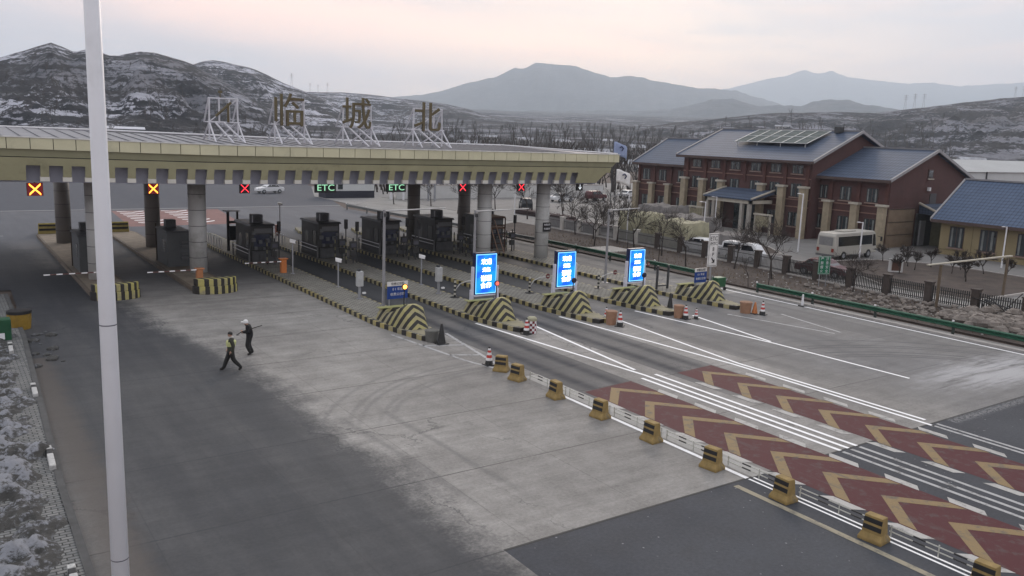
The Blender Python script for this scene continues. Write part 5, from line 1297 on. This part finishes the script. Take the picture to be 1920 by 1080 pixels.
trees=[(53.3,50.6,1.05,'beside the guardrail behind the rightmost blue screen'),(56.4,47.9,1.0,'right of the tall white sign'),(55.1,42.9,1.2,'just left of the green sign, tallest nearby'),(56.0,56.3,1.0,'before the khaki tarpaulin, right part'),
 (58.6,72.5,.95,'right of the front column, left of its neighbours'),(58.0,68.7,1.0,'between the right front column and the white flag'),(58.3,65.2,1.15,'standing before the tarpaulin left end'),(56.5,60.6,1.15,'directly before the khaki tarpaulin'),
 (54.4,64.2,1.0,'on the verge near the pale slab'),(67.0,60.0,.9,'in the brown bed before the entrance, left'),(68.5,55.6,.85,'in the brown bed before the entrance, right'),(64.2,63.0,.9,'by the fence left of the entrance'),
 (64.5,74.6,1.1,'under the white flag'),(70.5,80.2,1.2,'left of the brick office corner'),(66.3,83.0,1.1,'between flag and front column, farther back'),(63.5,88.6,1.2,'behind the right front column'),(62,96,1.2,'just right of the second front column'),(66,100,1.3,'between the two right front columns'),
 (58,97,1.2,'left of the second front column, far back'),(72,92,1.25,'far behind the flagpoles'),(56,112,1.3,'near the far yard gate'),(60,108,1.2,'right of the far yard gate'),(76,97,1.2,'behind the office left wing'),(55.5,35.9,.8,'thin one before the green sign')]
for i,(x,y,s,w_) in enumerate(trees):
    k=i%3; first=k not in used; used.add(k)
    place(TP[k],first,(x,y,.05),random.uniform(0,6),'bare dark tree '+w_,'bare winter trees on the verge and in the yard',scale=s*random.uniform(.92,1.08))
place(TPS[0],True,(49.9,40.9,.05),0,'broken bare trunk by the start of the long guardrail','bare winter trees on the verge and in the yard',scale=.5)
SP=[tree_obj(s,BARK,h=2.6,spread=.55,lv=4,twig=.016,trunkfrac=.25) for s in (31,32)]
shr=[(74.2,45.2),(75.6,43.6),(73.4,42.2),(71.8,40.6),(75.2,41.0),(76.2,38.8),(73.2,38.0),(75.9,36.6),(72.0,36.2),(75.6,34.6),(68.4,40.0),(69.8,35.0)]
for i,(x,y) in enumerate(shr):
    o=place(SP[i%2],i<2,(x,y,.14),random.uniform(0,6),f'small pruned bare fruit tree in the right bed, {ORD[i]} going right from the minibus','small pruned fruit trees',scale=random.uniform(.95,1.25)); o['category']='shrub'; 
# far wood thickets as stuff
def wood(name,spots,seed,h,mat,label):
    rnd=random.Random(seed); protos=[tree_mesh(seed+k,h=1.0,spread=.38,lv=2,twig=.006,trunkfrac=.5) for k in range(4)]
    b=MB()
    for (x,y,z,hh) in spots:
        a,c=protos[rnd.randrange(4)]; rot=rnd.uniform(0,6.28); cs_,sn_=math.cos(rot),math.sin(rot)
        for q in (a,c):
            b.add([(x+(v[0]*cs_-v[1]*sn_)*hh,y+(v[0]*sn_+v[1]*cs_)*hh,z+v[2]*hh) for v in q.v],q.f)
    tag(b.build(name,mat),label,kind='stuff')
rnd=random.Random(5); sp=[]
for k in range(900):
    az=rnd.uniform(26,62); r=rnd.uniform(170,330)**1; r=175+ (rnd.random()**1.5)*560
    x,y=r*math.sin(R(az)),r*math.cos(R(az))
    if 80<x<260 and y<130: continue
    if x<75 and y<205 : continue
    sp.append((x,y,max(-.06,terr(az,r)) if r>255 else -.06,rnd.uniform(6,11)))
wood('forest',sp,60,1,BARKP,'brown grey bare woodland across the valley floor')
sp=[]
for k in range(240):
    x=rnd.uniform(62,125); y=rnd.uniform(128,175); sp.append((x,y,0,rnd.uniform(4,7)))
wood('forest',sp,80,1,BARK,'dark bare thicket beyond the plaza, seen between the columns')
sp=[]
for k in range(420):
    az=rnd.uniform(-8,32); r=rnd.uniform(290,520); sp.append((r*math.sin(R(az)),r*math.cos(R(az)),terr(az,r)-.3,rnd.uniform(3,5.5)))
wood('forest',sp,90,1,BARK,'scattered bare trees at the foot of the left hills')
# ---------------------------------------------------------------- village houses
def house(name='farmhouse'):
    t=empty(name,(0,0,0),0,'x','house','small farmhouses in the valley')
    b=MB(); b.box(-5,5,-3,3,-1,3.2); b.build('wall',M('pale_farm_wall',(.30,.29,.28),.85,.2,.3),t)
    b=MB(); b.add([(-5.4,-3.5,3.2),(5.4,-3.5,3.2),(5.4,3.5,3.2),(-5.4,3.5,3.2),(-5.4,0,4.7),(5.4,0,4.7)],[(0,1,5,4),(2,3,4,5),(0,4,3),(1,2,5),(0,3,2,1)]); b.build('roof',M('snowy_farm_roof',(.33,.34,.37),.8,.5,.35),t)
    b=MB()
    for x in (-3.4,-1.2,1.2,3.4): b.box(x-.5,x+.5,-3.04,-3.0,1,2.3)
    b.build('window',DGREY,t); return t
HP=house()
pts=[]
rnd=random.Random(21)
hp=[(1285,236,230),(1300,240,235),(1322,243,240),(1005,247,340),(1062,252,330),(1090,250,360),(1120,246,380),(1180,258,300),(1215,262,280),(975,232,480),(1040,236,470),(1130,232,520),(1180,236,420),(1240,232,520),(905,228,520),(870,240,420),(1250,250,330),(1010,258,300),(1400,222,560),(1445,218,700),(1800,250,430),(1560,240,500)]
def az_of(px): # view azimuth for image column
    return yaw+math.degrees(math.atan((px-960)/1575))
for i,(px,py,r) in enumerate(sorted(hp)):
    az=az_of(px)*1.0; x,y=r*math.sin(R(az)),r*math.cos(R(az)); z=terr(az,r) if r>255 else 0
    place(HP,i==0,(x,y,z),rnd.uniform(-.9,.2)-R(az)+.5,f'small pale farmhouse in the valley, {ORD[i] if i<20 else ("last but one","last")[i-20]} from the left','small farmhouses in the valley',scale=(rnd.uniform(.7,1.2),rnd.uniform(.8,1.1),rnd.uniform(.7,1.1)))
w_=16; az=9.7; r=335
t=empty('farm_shed',(r*math.sin(R(az)),r*math.cos(R(az)),terr(az,r)),-R(az),'long snow-roofed shed right of the white mast just above the canopy roof','shed')
b=MB(); b.box(-w_/2,w_/2,-3,3,-2,2.2); b.build('wall',M('dark_shed_wall',(.05,.06,.05),.8),t)
b=MB(); b.hexa([(-w_/2-.5,-3.5,2.2),(w_/2+.5,-3.5,2.2),(w_/2+.5,3.5,2.9),(-w_/2-.5,3.5,2.9)],[(-w_/2-.5,-3.5,2.4),(w_/2+.5,-3.5,2.4),(w_/2+.5,3.5,3.1),(-w_/2-.5,3.5,3.1)]); b.build('roof',M('snow_cover',(.5,.51,.56),.7),t)
# pylons
def pylon(az,r,h,label):
    t=empty('pylon',(r*math.sin(R(az)),r*math.cos(R(az)),terr(az,r)-.5),-R(az),label,'pylon','power pylons on the ridges')
    b=MB(); w=h*.07
    for sx in (-1,1):
        for sy in (-1,1): b.tube([(sx*w,sy*w,0),(0,0,h)],h*.008,4)
    b.build('tower',GALV,t); b=MB()
    for z in (.7,.82,.93): b.tube([(-h*.13,0,h*z),(h*.13,0,h*z)],h*.008,4)
    b.build('cross_arm',GALV,t)
for a,r,h,l in ((19.95,925,14,'lattice pylon on the left hill shoulder, leftmost'),(21.1,1340,14,'pylon on the plateau, second from left'),(21.6,1340,12,'pylon on the plateau, third from left'),(22.2,1340,15,'pylon on the plateau, fourth from left'),
   (58.9,1000,16,'pylon on the right ridge, left of three close ones'),(59.4,1000,16,'pylon on the right ridge, middle of three close ones'),(59.9,1000,15,'pylon on the right ridge, right of three close ones'),(64.6,1000,12,'pylon near the right edge on the ridge'),(65.0,1000,12,'pylon at the right edge on the ridge')): pylon(a,r,h,l)
# ---------------------------------------------------------------- tarps, sheds
def tarp(x0,x1,y0,y1,h,mat,label,seed,flat=False):
    n=26; b=MB(); w,l=(x1-x0)/2,(y1-y0)/2
    for j in range(n):
        for i in range(n):
            u,v=-1+2*i/(n-1),-1+2*j/(n-1)
            e=max(abs(u),abs(v)); f=sm((1.0-e)/.16) 
            nn=noise.fractal(Vector((u*2+seed,v*2.5,seed)),.9,2,4)
            z=h*f*(1+.10*nn)+.04*nn
            if f<1: z=h*f
            b.v.append((u*w*(1+.03*nn),v*l*(1+.03*nn),max(0,z)))
    for j in range(n-1):
        for i in range(n-1): a=j*n+i; b.f.append((a,a+1,a+n+1,a+n)); b.mi.append(0)
    o=b.build('covered_pile',mat,smooth=True,loc=((x0+x1)/2,(y0+y1)/2,.05)); tag(o,label,'covered pile','tarpaulin covered piles')
KT=M('khaki_tarp',(.25,.235,.155),.7,.3,1.4,bmp=.6); GT=M('grey_tarp',(.13,.12,.115),.8,.35,1.6,bmp=.6)
tarp(60.9,64.9,58.2,63.0,2.6,KT,'khaki tarpaulin covered stack with boxy sides, right one',1)
tarp(60.9,64.6,64.2,68.6,2.9,KT,'khaki tarpaulin covered stack, left one with branches before it',2)
tarp(66.5,73.0,63.5,69.5,2.4,GT,'grey crumpled covered heap before the office left part',3)
tarp(74.0,78.5,74.0,80.0,2.6,GT,'grey covered heap close to the office left wing',4)
tarp(62.5,65.5,52.8,57.0,1.9,GT,'grey covered heap right of the khaki stacks',5)
g=MB(); g.prism([(52.0,59.5),(55.5,59.5),(55.5,63),(52,63)],.05,.16); t=empty('concrete_slab',(0,0,0),0,'pale flat concrete slab on the verge behind the guardrail','slab'); g.build('slab_top',M('pale_kerb',(.36,.34,.32)),t)
# parking hoard wall far
t=empty('yard_wall',(70,121,0),0,'pale low yard wall behind the parked cars','wall')
b=MB(); b.box(-9,34,0,.3,0,2.1); b.build('wall_face',OFFW,t); b=MB(); b.box(-9.1,34.1,-.05,.35,2.1,2.25); b.build('coping',M('pale_kerb',(.36,.34,.32)),t)
# flags
def flag(x,y,h,fl,cols,label):
    t=empty('flagpole',(x,y,.05),0,label,'flagpole','flagpoles left of the office')
    b=MB(); b.tube([(0,0,0),(0,0,h)],[.05,.03],8); b.build('pole',DGREY,t)
    n=14; b=MB()
    for j in range(6):
        for i in range(n):
            u=i/(n-1); v=j/5
            X=u*2.3; b.v.append((X,.25*math.sin(u*7)*u,h-.1-v*1.45-u*u*.75+ .05*math.sin(u*9)))
    for j in range(5):
        for i in range(n-1): a=j*n+i; b.f.append((a,a+1,a+n+1,a+n)); b.mi.append(0)
    f=b.build('flag_cloth',cols,t,smooth=True)
    so_=f.modifiers.new('thick','SOLIDIFY'); so_.thickness=.01
    b=MB(); b.tube([(.9,-.12,h-.75),(1.15,-.16,h-.6),(1.4,-.2,h-.85),(1.2,-.15,h-1.15)],.07,6); b.build('emblem',M('navy_emblem',(.03,.04,.10),.6),f)
flag(63.3,71.6,7.4,0,M('white_flag_cloth',(.72,.71,.70),.8),'flagpole with a white flag below the canopy end')
flag(66.9,76.4,10.4,0,M('blue_flag_cloth',(.27,.33,.50),.8),'taller flagpole with a pale blue flag above the canopy end')
# lamp posts in yard
for i,(x,y,h) in enumerate(((72.6,53.6,5.9),(71.9,46.2,3.8),(82.8,38.4,3.9),(66.0,60.5,4.6),(78.8,70.5,4.2),(60.8,66.5,5.0),(63.8,92,5))):
    t=empty('yard_lamp',(x,y,.03),0,['slim white lamp post left of the minibus, tallest','white lamp post in front of the minibus','cream lamp post before the khaki building','white lamp post behind the tall white sign','white lamp post at the office entrance','white lamp post by the left tarpaulin stack','white lamp post among trees by the front column'][i],'lamp post','white lamp posts in the yard')
    b=MB(); b.tube([(0,0,0),(0,0,h)],[.08,.055],10); b.build('pole',WHT,t)
    b=MB(); b.tube([(0,0,h-.05),(-.7,0,h)],.03,6); b.box(-.85,-.5,-.08,.08,h-.02,h+.05); b.build('lamp_head',WHT,t)
# green sign, brown verge signs
t=empty('green_sign',(56.1,38.9,.05),R(-20),'green roadside sign with two columns of white characters','sign')
b=MB(); b.box(-.52,.52,0,.04,.95,2.35); b.build('sign_panel',M('sign_green',(.01,.15,.075),.4,.1),t)
b=MB()
for (a,c,d_,e_) in ((-.5,.5,2.30,2.32),(-.5,.5,.98,1.0),(-.5,-.48,.98,2.32),(.48,.5,.98,2.32)): b.box(a,c,-.008,-.002,d_,e_)
b.build('sign_border',WHT,t)
for xx,s in ((-.23,'严禁烟火'),(.23,'注意安全')):
    for k,ch in enumerate(s): text('sign_text',ch,.27,WHT,t,(xx,-.006,2.14-k*.32),(R(90),0,0),.003)
b=MB(); b.tube([(-.3,.06,0),(-.3,.06,1.0)],.03,6); b.tube([(.3,.06,0),(.3,.06,1.0)],.03,6); b.build('sign_post',GALV,t)
t=empty('utility_box',(68.9,40.7,.14),R(-35),'small framed white utility box on the right bed','box')
b=MB(); b.box(-.55,.55,-.2,.2,0,.1); b.box(-.55,-.42,-.2,.2,.1,1.0); b.box(.42,.55,-.2,.2,.1,1.0); b.box(-.55,.55,-.2,.2,1.0,1.12); b.build('frame',OFFW,t)
b=MB(); b.box(-.42,.42,-.1,.15,.1,1.0); b.build('inner_box',M('brown_box',(.10,.05,.035),.8),t)
for i,(x,y,h) in enumerate(((50.2,50.8,2.0),(51.2,40.1,2.3),(50.6,55.2,1.7))):
    t=empty('stake',(x,y,.05),0,['dark stake behind the green guardrail, middle','dark stake near the start of the long guardrail','dark stake behind the green guardrail, farther'][i],'stake','dark stakes on the verge')
    b=MB(); b.tube([(0,0,0),(.05,0,h)],.035,6); b.build('shaft',BARK,t)
# rubble
rnd=random.Random(9); b=MB()
def rock(b,x,y,z,r,rnd):
    n=6; off=len(b.v); sd_=rnd.random()*100
    for i in range(5):
        ph=math.pi*i/4
        for j in range(n):
            th=2*math.pi*j/n; k=r*(1+.35*noise.noise(Vector((i*1.3+sd_,j*1.7,sd_))))
            b.v.append((x+k*math.sin(ph)*math.cos(th),y+k*math.sin(ph)*math.sin(th)*1.1,z+k*.75*math.cos(ph)))
    for i in range(4):
        for j in range(n): q=(j+1)%n; b.f.append((off+i*n+j,off+(i+1)*n+j,off+(i+1)*n+q,off+i*n+q)); b.mi.append(0)
for k in range(420):
    y=rnd.uniform(22,40); x=rnd.uniform(51.2,57.2) ; 
    if rnd.random()< (y-26)/16: continue
    r_=rnd.uniform(.08,.22) if y>28 else rnd.uniform(.12,.5)
    rock(b,x+(y-30)*.02,y,.08+r_*.4+ (.5*max(0,1-abs(y-25)/5)*rnd.random()),r_,rnd)
tag(b.build('rubble',M('pale_brown_rock',(.20,.175,.155),.9,.35,1.4,bmp=.5)),'heap of pale brown rocks behind the right guardrail',kind='stuff')
b=MB()
for k in range(150):
    y=rnd.uniform(24,46); x=rnd.uniform(50.5,57.8); r_=rnd.uniform(.03,.09); rock(b,x,y,.07,r_,rnd)
tag(b.build('gravel',M('pale_stones',(.36,.35,.33),.9,.2)),'small pale stones littering the brown verge',kind='stuff')
# broken fence part
b=MB()
for k in range(16): b.tube([(rnd.uniform(-1.2,2.5),rnd.uniform(-2.5,2.5),0),(rnd.uniform(-1.5,3.0),rnd.uniform(-3,3),rnd.uniform(.6,1.5))],.035,5)
o=b.build('broken_fence',BLACK,loc=(57.0,25.6,.05)); tag(o,'collapsed dark fence bars behind the rock heap','fence')
# dry grass tufts on verge
b=MB()
for k in range(2600):
    y=rnd.uniform(12,75); x=rnd.uniform(50.3,57.5+(y-20)*.04); h=rnd.uniform(.08,.28); a=rnd.uniform(0,3.14); dx,dy=.03*math.cos(a),.03*math.sin(a)
    lx,ly=rnd.gauss(0,.08),rnd.gauss(0,.08)
    b.add([(x-dx,y-dy,.05),(x+dx,y+dy,.05),(x+lx,y+ly,.05+h)],[(0,1,2)])
tag(b.build('grass',M('dry_grass',(.13,.095,.06),.9,.4,2)),'dry winter grass on the brown verge',kind='stuff')
# traffic island litter/delineator at guardrail start
t=empty('delineator',(47.9,34.6,0),0,'short white delineator post at the foot of the long guardrail','delineator')
b=MB(); b.tube([(0,0,0),(0,0,.8)],[.09,.06],10); b.build('post',WHT,t); b=MB(); b.box(-.2,.2,-.2,.2,0,.06); b.build('base',BLACK,t)
# rust coloured scaffold + ladder on the farthest island
t=empty('scaffold',(41.3,63.0,.26),0,'rusty brown scaffold with a leaning ladder between the right front columns','scaffold')
b=MB()
for x in (-1,1):
    for y in (-.6,1.4): b.tube([(x,y,0),(x,y,3.1)],.06,6)
for z in (.1,.8,1.6,2.4,3.1):
    b.tube([(-1,-.6,z),(1,-.6,z)],.05,6); b.tube([(-1,1.4,z),(1,1.4,z)],.05,6); b.tube([(-1,-.6,z),(-1,1.4,z)],.05,6)
b.build('scaffold_frame',M('rusty_tube',(.075,.04,.028),.8,.3),t)
b=MB(); b.box(-1,1,-.6,1.4,2.1,2.25); b.box(-1,1,-.6,1.4,3.1,3.2); b.build('deck',M('brown_plank',(.10,.055,.035),.9,.3),t)
b=MB(); b.tube([(-.2,-1.5,0),(-.7,-.5,2.9)],.045,6); b.tube([(.4,-1.5,0),(-.1,-.5,2.9)],.045,6); b.build('ladder',M('pale_wood',(.33,.22,.16),.7),t)
# reed piles on islands: far side blocks
# ---------------------------------------------------------------- people
def person(label,loc,rz,J,jacket,pants,kind):
    t=empty('person',loc,rz,label,'person')
    V=[];Eg=[];Rr=[]
    def add(p,r,par=None):
        V.append(p); Rr.append(r); 
        if par is not None: Eg.append((par,len(V)-1))
        return len(V)-1
    pel=add(J['pelvis'],.175); wa=add(J['waist'],.18,pel); ch=add(J['chest'],.205,wa); nk=add(J['neck'],.062,ch); hd=add(J['head'],.098,nk); tp=add(J['top'],.075,hd)
    nose=add((J['head'][0],J['head'][1]-.10,J['head'][2]-.01),.022,hd)
    for s in ('L','R'):
        sh=add(J['sh'+s],.10,ch); el=add(J['el'+s],.085,sh); wr=add(J['wr'+s],.052,el); pm=add(J['pm'+s],.036,wr)
        d_=(Vector(J['pm'+s])-Vector(J['wr'+s])).normalized(); sd_=d_.cross(Vector((0,0,1)))
        if sd_.length<.1: sd_=Vector((0,1,0))
        sd_.normalize()
        for q,(o_,L_) in enumerate(((-.03,.062),(-.01,.078),(.012,.074),(.032,.056))):
            p0=Vector(J['pm'+s])+sd_*o_+d_*.03; a=add(tuple(p0),.011,pm); a=add(tuple(p0+d_*L_*.6+Vector((0,0,-.008))),.0095,a); add(tuple(p0+d_*L_+Vector((0,.01,-.022))),.008,a)
        p0=Vector(J['wr'+s])+sd_*.035+d_*.03; a=add(tuple(p0),.012,pm); add(tuple(p0+sd_*.025+d_*.04),.010,a)
        hp=add(J['hip'+s],.135,pel); kn=add(J['kn'+s],.105,hp); an=add(J['an'+s],.078,kn); toe=add(J['toe'+s],.045,an)
    me=bpy.data.meshes.new('person_body'); me.from_pydata(V,Eg,[]); o=bpy.data.objects.new('body',me); COL.objects.link(o)
    sk=o.modifiers.new('s','SKIN'); 
    for i,r in enumerate(Rr): me.skin_vertices[0].data[i].radius=(r,r); 
    me.skin_vertices[0].data[0].use_root=True
    o.modifiers.new('ss','SUBSURF').levels=2
    dg=bpy.context.evaluated_depsgraph_get(); m2=bpy.data.meshes.new_from_object(o.evaluated_get(dg)); bpy.data.objects.remove(o)
    SK=M('skin',(.36,.22,.16),.6,.08); SHOE=M('dark_shoes',(.015,.013,.012),.6)
    m2.materials.clear()
    for m in (jacket,pants,SK,SHOE): m2.materials.append(m)
    hz=J['neck'][2]+.03; hips=J['pelvis'][2]-.02
    for p in m2.polygons:
        c=p.center; k=0
        if c.z>hz: k=2
        elif min((c-Vector(J['pmL'])).length,(c-Vector(J['pmR'])).length)<.08: k=2
        elif c.z<.11 or min((c-Vector(J['toeL'])).length,(c-Vector(J['toeR'])).length)<.10: k=3
        elif c.z<hips: 
            k=1
            if min((c-Vector(J['wrL'])).length,(c-Vector(J['wrR'])).length)<.15: k=0
        p.material_index=k; p.use_smooth=True
    bo=bpy.data.objects.new('body',m2); COL.objects.link(bo); bo.parent=t
    hx,hy,hzz=J['head']
    b=MB()
    if kind=='vest':
        rings=[]
        for f,rx,ry in ((0,.215,.20),(.33,.225,.21),(.66,.24,.222),(.92,.22,.20),(1.02,.14,.13)):
            p=Vector(J['waist']).lerp(Vector(J['chest']),f*1.12-.05); rings.append((p,rx,ry))
        n=18
        for p,rx,ry in rings:
            for k in range(n): a=2*math.pi*k/n; b.v.append((p.x+rx*math.cos(a),p.y+ry*math.sin(a),p.z+.03))
        for i in range(len(rings)-1):
            for k in range(n): q=(k+1)%n; b.f.append((i*n+k,i*n+q,(i+1)*n+q,(i+1)*n+k)); b.mi.append(0)
        b.build('safety_vest',M('yellow_green_vest',(.42,.44,.20),.7,.1),t,smooth=True)
        b=MB()
        for i_,(r_,z_) in enumerate(((.104,.0),(.108,.05),(.095,.10),(.05,.135))):
            for k in range(14): a=2*math.pi*k/14; b.v.append((hx+r_*math.cos(a)*.92,hy+.012+r_*math.sin(a),hzz+z_+(.03 if math.sin(a)<-.4 and i_==0 else 0)))
        for i_ in range(3):
            for k in range(14): q=(k+1)%14; b.f.append((i_*14+k,i_*14+q,(i_+1)*14+q,(i_+1)*14+k)); b.mi.append(0)
        b.f.append(tuple(range(42,56))); b.mi.append(0); b.build('hair',M('black_hair',(.01,.009,.008),.5),t,smooth=True)
        b=MB(); b.lathe([(.10,J['neck'][2]-.05),(.095,J['neck'][2]+.035),(.075,J['neck'][2]+.045)],J['neck'][0],J['neck'][1]+.02,14); b.build('fur_collar',M('pale_fur_collar',(.45,.44,.42),.9,.2,8),t)
    else:
        b.lathe([(.115,hzz-.01),(.118,hzz+.05),(.10,hzz+.11),(.05,hzz+.145)],hx,hy+.012,16); b.box(hx-.075,hx+.075,hy-.20,hy-.08,hzz+.035,hzz+.05); b.build('white_hat',M('white_hat_cloth',(.66,.66,.66),.8,.1),t,smooth=False)
    for s in (-1,1):
        b=MB(); b.lathe([(.012,-.004),(.012,.004)],0,0,8); e_=b.build('eye',BLACK,bo); e_.location=(hx+s*.032,hy-.092,hzz+.012); e_.rotation_euler=(R(90),0,0)
        b=MB(); b.box(-.008,.008,-.018,.018,-.028,.028); e_=b.build('ear',SK,bo,bev=.006); e_.location=(hx+s*.09,hy+.005,hzz)
    b=MB(); b.box(-.025,.025,-.004,.004,-.005,.005); e_=b.build('mouth',M('lips',(.22,.09,.08),.6),bo); e_.location=(hx,hy-.096,hzz-.05)
    return t
# facing -Y locally; walking stride
J1=dict(pelvis=(0,0,.94),waist=(0,.0,1.10),chest=(0,.02,1.33),neck=(0,.0,1.50),head=(0,-.03,1.62),top=(0,-.01,1.71),
 shL=(.19,.02,1.42),elL=(.25,.12,1.15),wrL=(.25,.02,.93),pmL=(.25,-.02,.86), shR=(-.19,.02,1.42),elR=(-.25,.02,1.14),wrR=(-.24,-.13,.95),pmR=(-.23,-.17,.89),
 hipL=(.09,0,.90),knL=(.10,.10,.50),anL=(.10,.42,.15),toeL=(.10,.30,.04), hipR=(-.09,0,.90),knR=(-.10,-.18,.50),anR=(-.10,-.33,.09),toeR=(-.11,-.50,.045))
J2=dict(pelvis=(0,.04,.90),waist=(0,.04,1.06),chest=(0,-.02,1.29),neck=(0,-.08,1.44),head=(0,-.14,1.55),top=(0,-.13,1.63),
 shL=(.19,-.02,1.37),elL=(.27,.05,1.12),wrL=(.17,-.24,1.15),pmL=(.10,-.30,1.18), shR=(-.19,-.02,1.37),elR=(-.26,.02,1.10),wrR=(-.10,-.22,1.05),pmR=(-.02,-.27,1.06),
 hipL=(.09,.04,.87),knL=(.10,-.08,.48),anL=(.10,.08,.09),toeL=(.10,-.08,.04), hipR=(-.09,.04,.87),knR=(-.10,-.02,.47),anR=(-.10,.16,.10),toeR=(-.10,.0,.04))
DJ=M('dark_olive_jacket',(.035,.036,.026),.85,.15); BJ=M('black_jacket',(.010,.010,.012),.9); DP=M('black_trousers',(.014,.014,.014),.85)
person('person in dark jacket and yellow-green safety vest striding across the plaza',(10.3,36.25,0),R(-108),J1,DJ,DP,'vest')
person('person in black clothes and white hat carrying a long pole',(11.78,38.5,0),R(-112),J2,BJ,DP,'hat')
t=empty('long_pole',(11.78,38.5,0),R(-112),'long dark pole held across the body by the person in the white hat','pole')
b=MB(); b.tube([(-.02,-.46,1.02),(.05,-.30,1.13),(.75,.65,1.58)],.02,8); b.build('shaft',M('dark_wood',(.03,.025,.02),.8),t); b=MB(); b.box(-.12,.08,-.55,-.45,.96,1.0); b.build('blade',DGREY,t)
# ---------------------------------------------------------------- far marks: red white arrows area beyond left islands
r2=MB(); r2.sheet([(16.5,93),(28,93),(30,110),(17.5,110)],.005); tag(r2.build('road',M('faded_red_surfacing',(.20,.11,.10),.9,.2,.5)),kind='structure')
w2=MB()
for k in range(7):
    for Xc in (19.5,24.5):
        Y=95+k*2.1
        for sg in (-1,1):
            p=[(Xc,Y),(Xc+sg*1.5,Y+1.4),(Xc+sg*1.5,Y+1.9),(Xc,Y+.5)]; w2.sheet(p if sg<0 else p[::-1],.010)
tag(w2.build('road_markings',WHITE),kind='structure')
# ---------------------------------------------------------------- haze
def haze():
    b=MB(); c=Vector((math.sin(R(yaw)),math.cos(R(yaw)))); n=Vector((c.y,-c.x))
    a0=-c*600; poly=[a0-n*14500,a0+n*14500,c*14500+n*14500,c*14500-n*14500]
    b.prism([(p.x,p.y) for p in poly],-260,1050)
    m=bpy.data.materials.new('valley_haze'); m.use_nodes=True; nt=m.node_tree; nt.nodes.clear()
    o=nt.nodes.new('ShaderNodeOutputMaterial'); v=nt.nodes.new('ShaderNodeVolumePrincipled'); v.inputs['Color'].default_value=(.80,.90,1.0,1); v.inputs['Density'].default_value=HAZE; v.inputs['Anisotropy'].default_value=.35
    nt.links.new(v.outputs[0],o.inputs['Volume'])
    h=b.build('haze',m); tag(h,'pale blue evening haze filling the valley',kind='stuff')
HAZE=.00018
haze()
S.cycles.volume_bounces=2
S.cycles.max_bounces=6
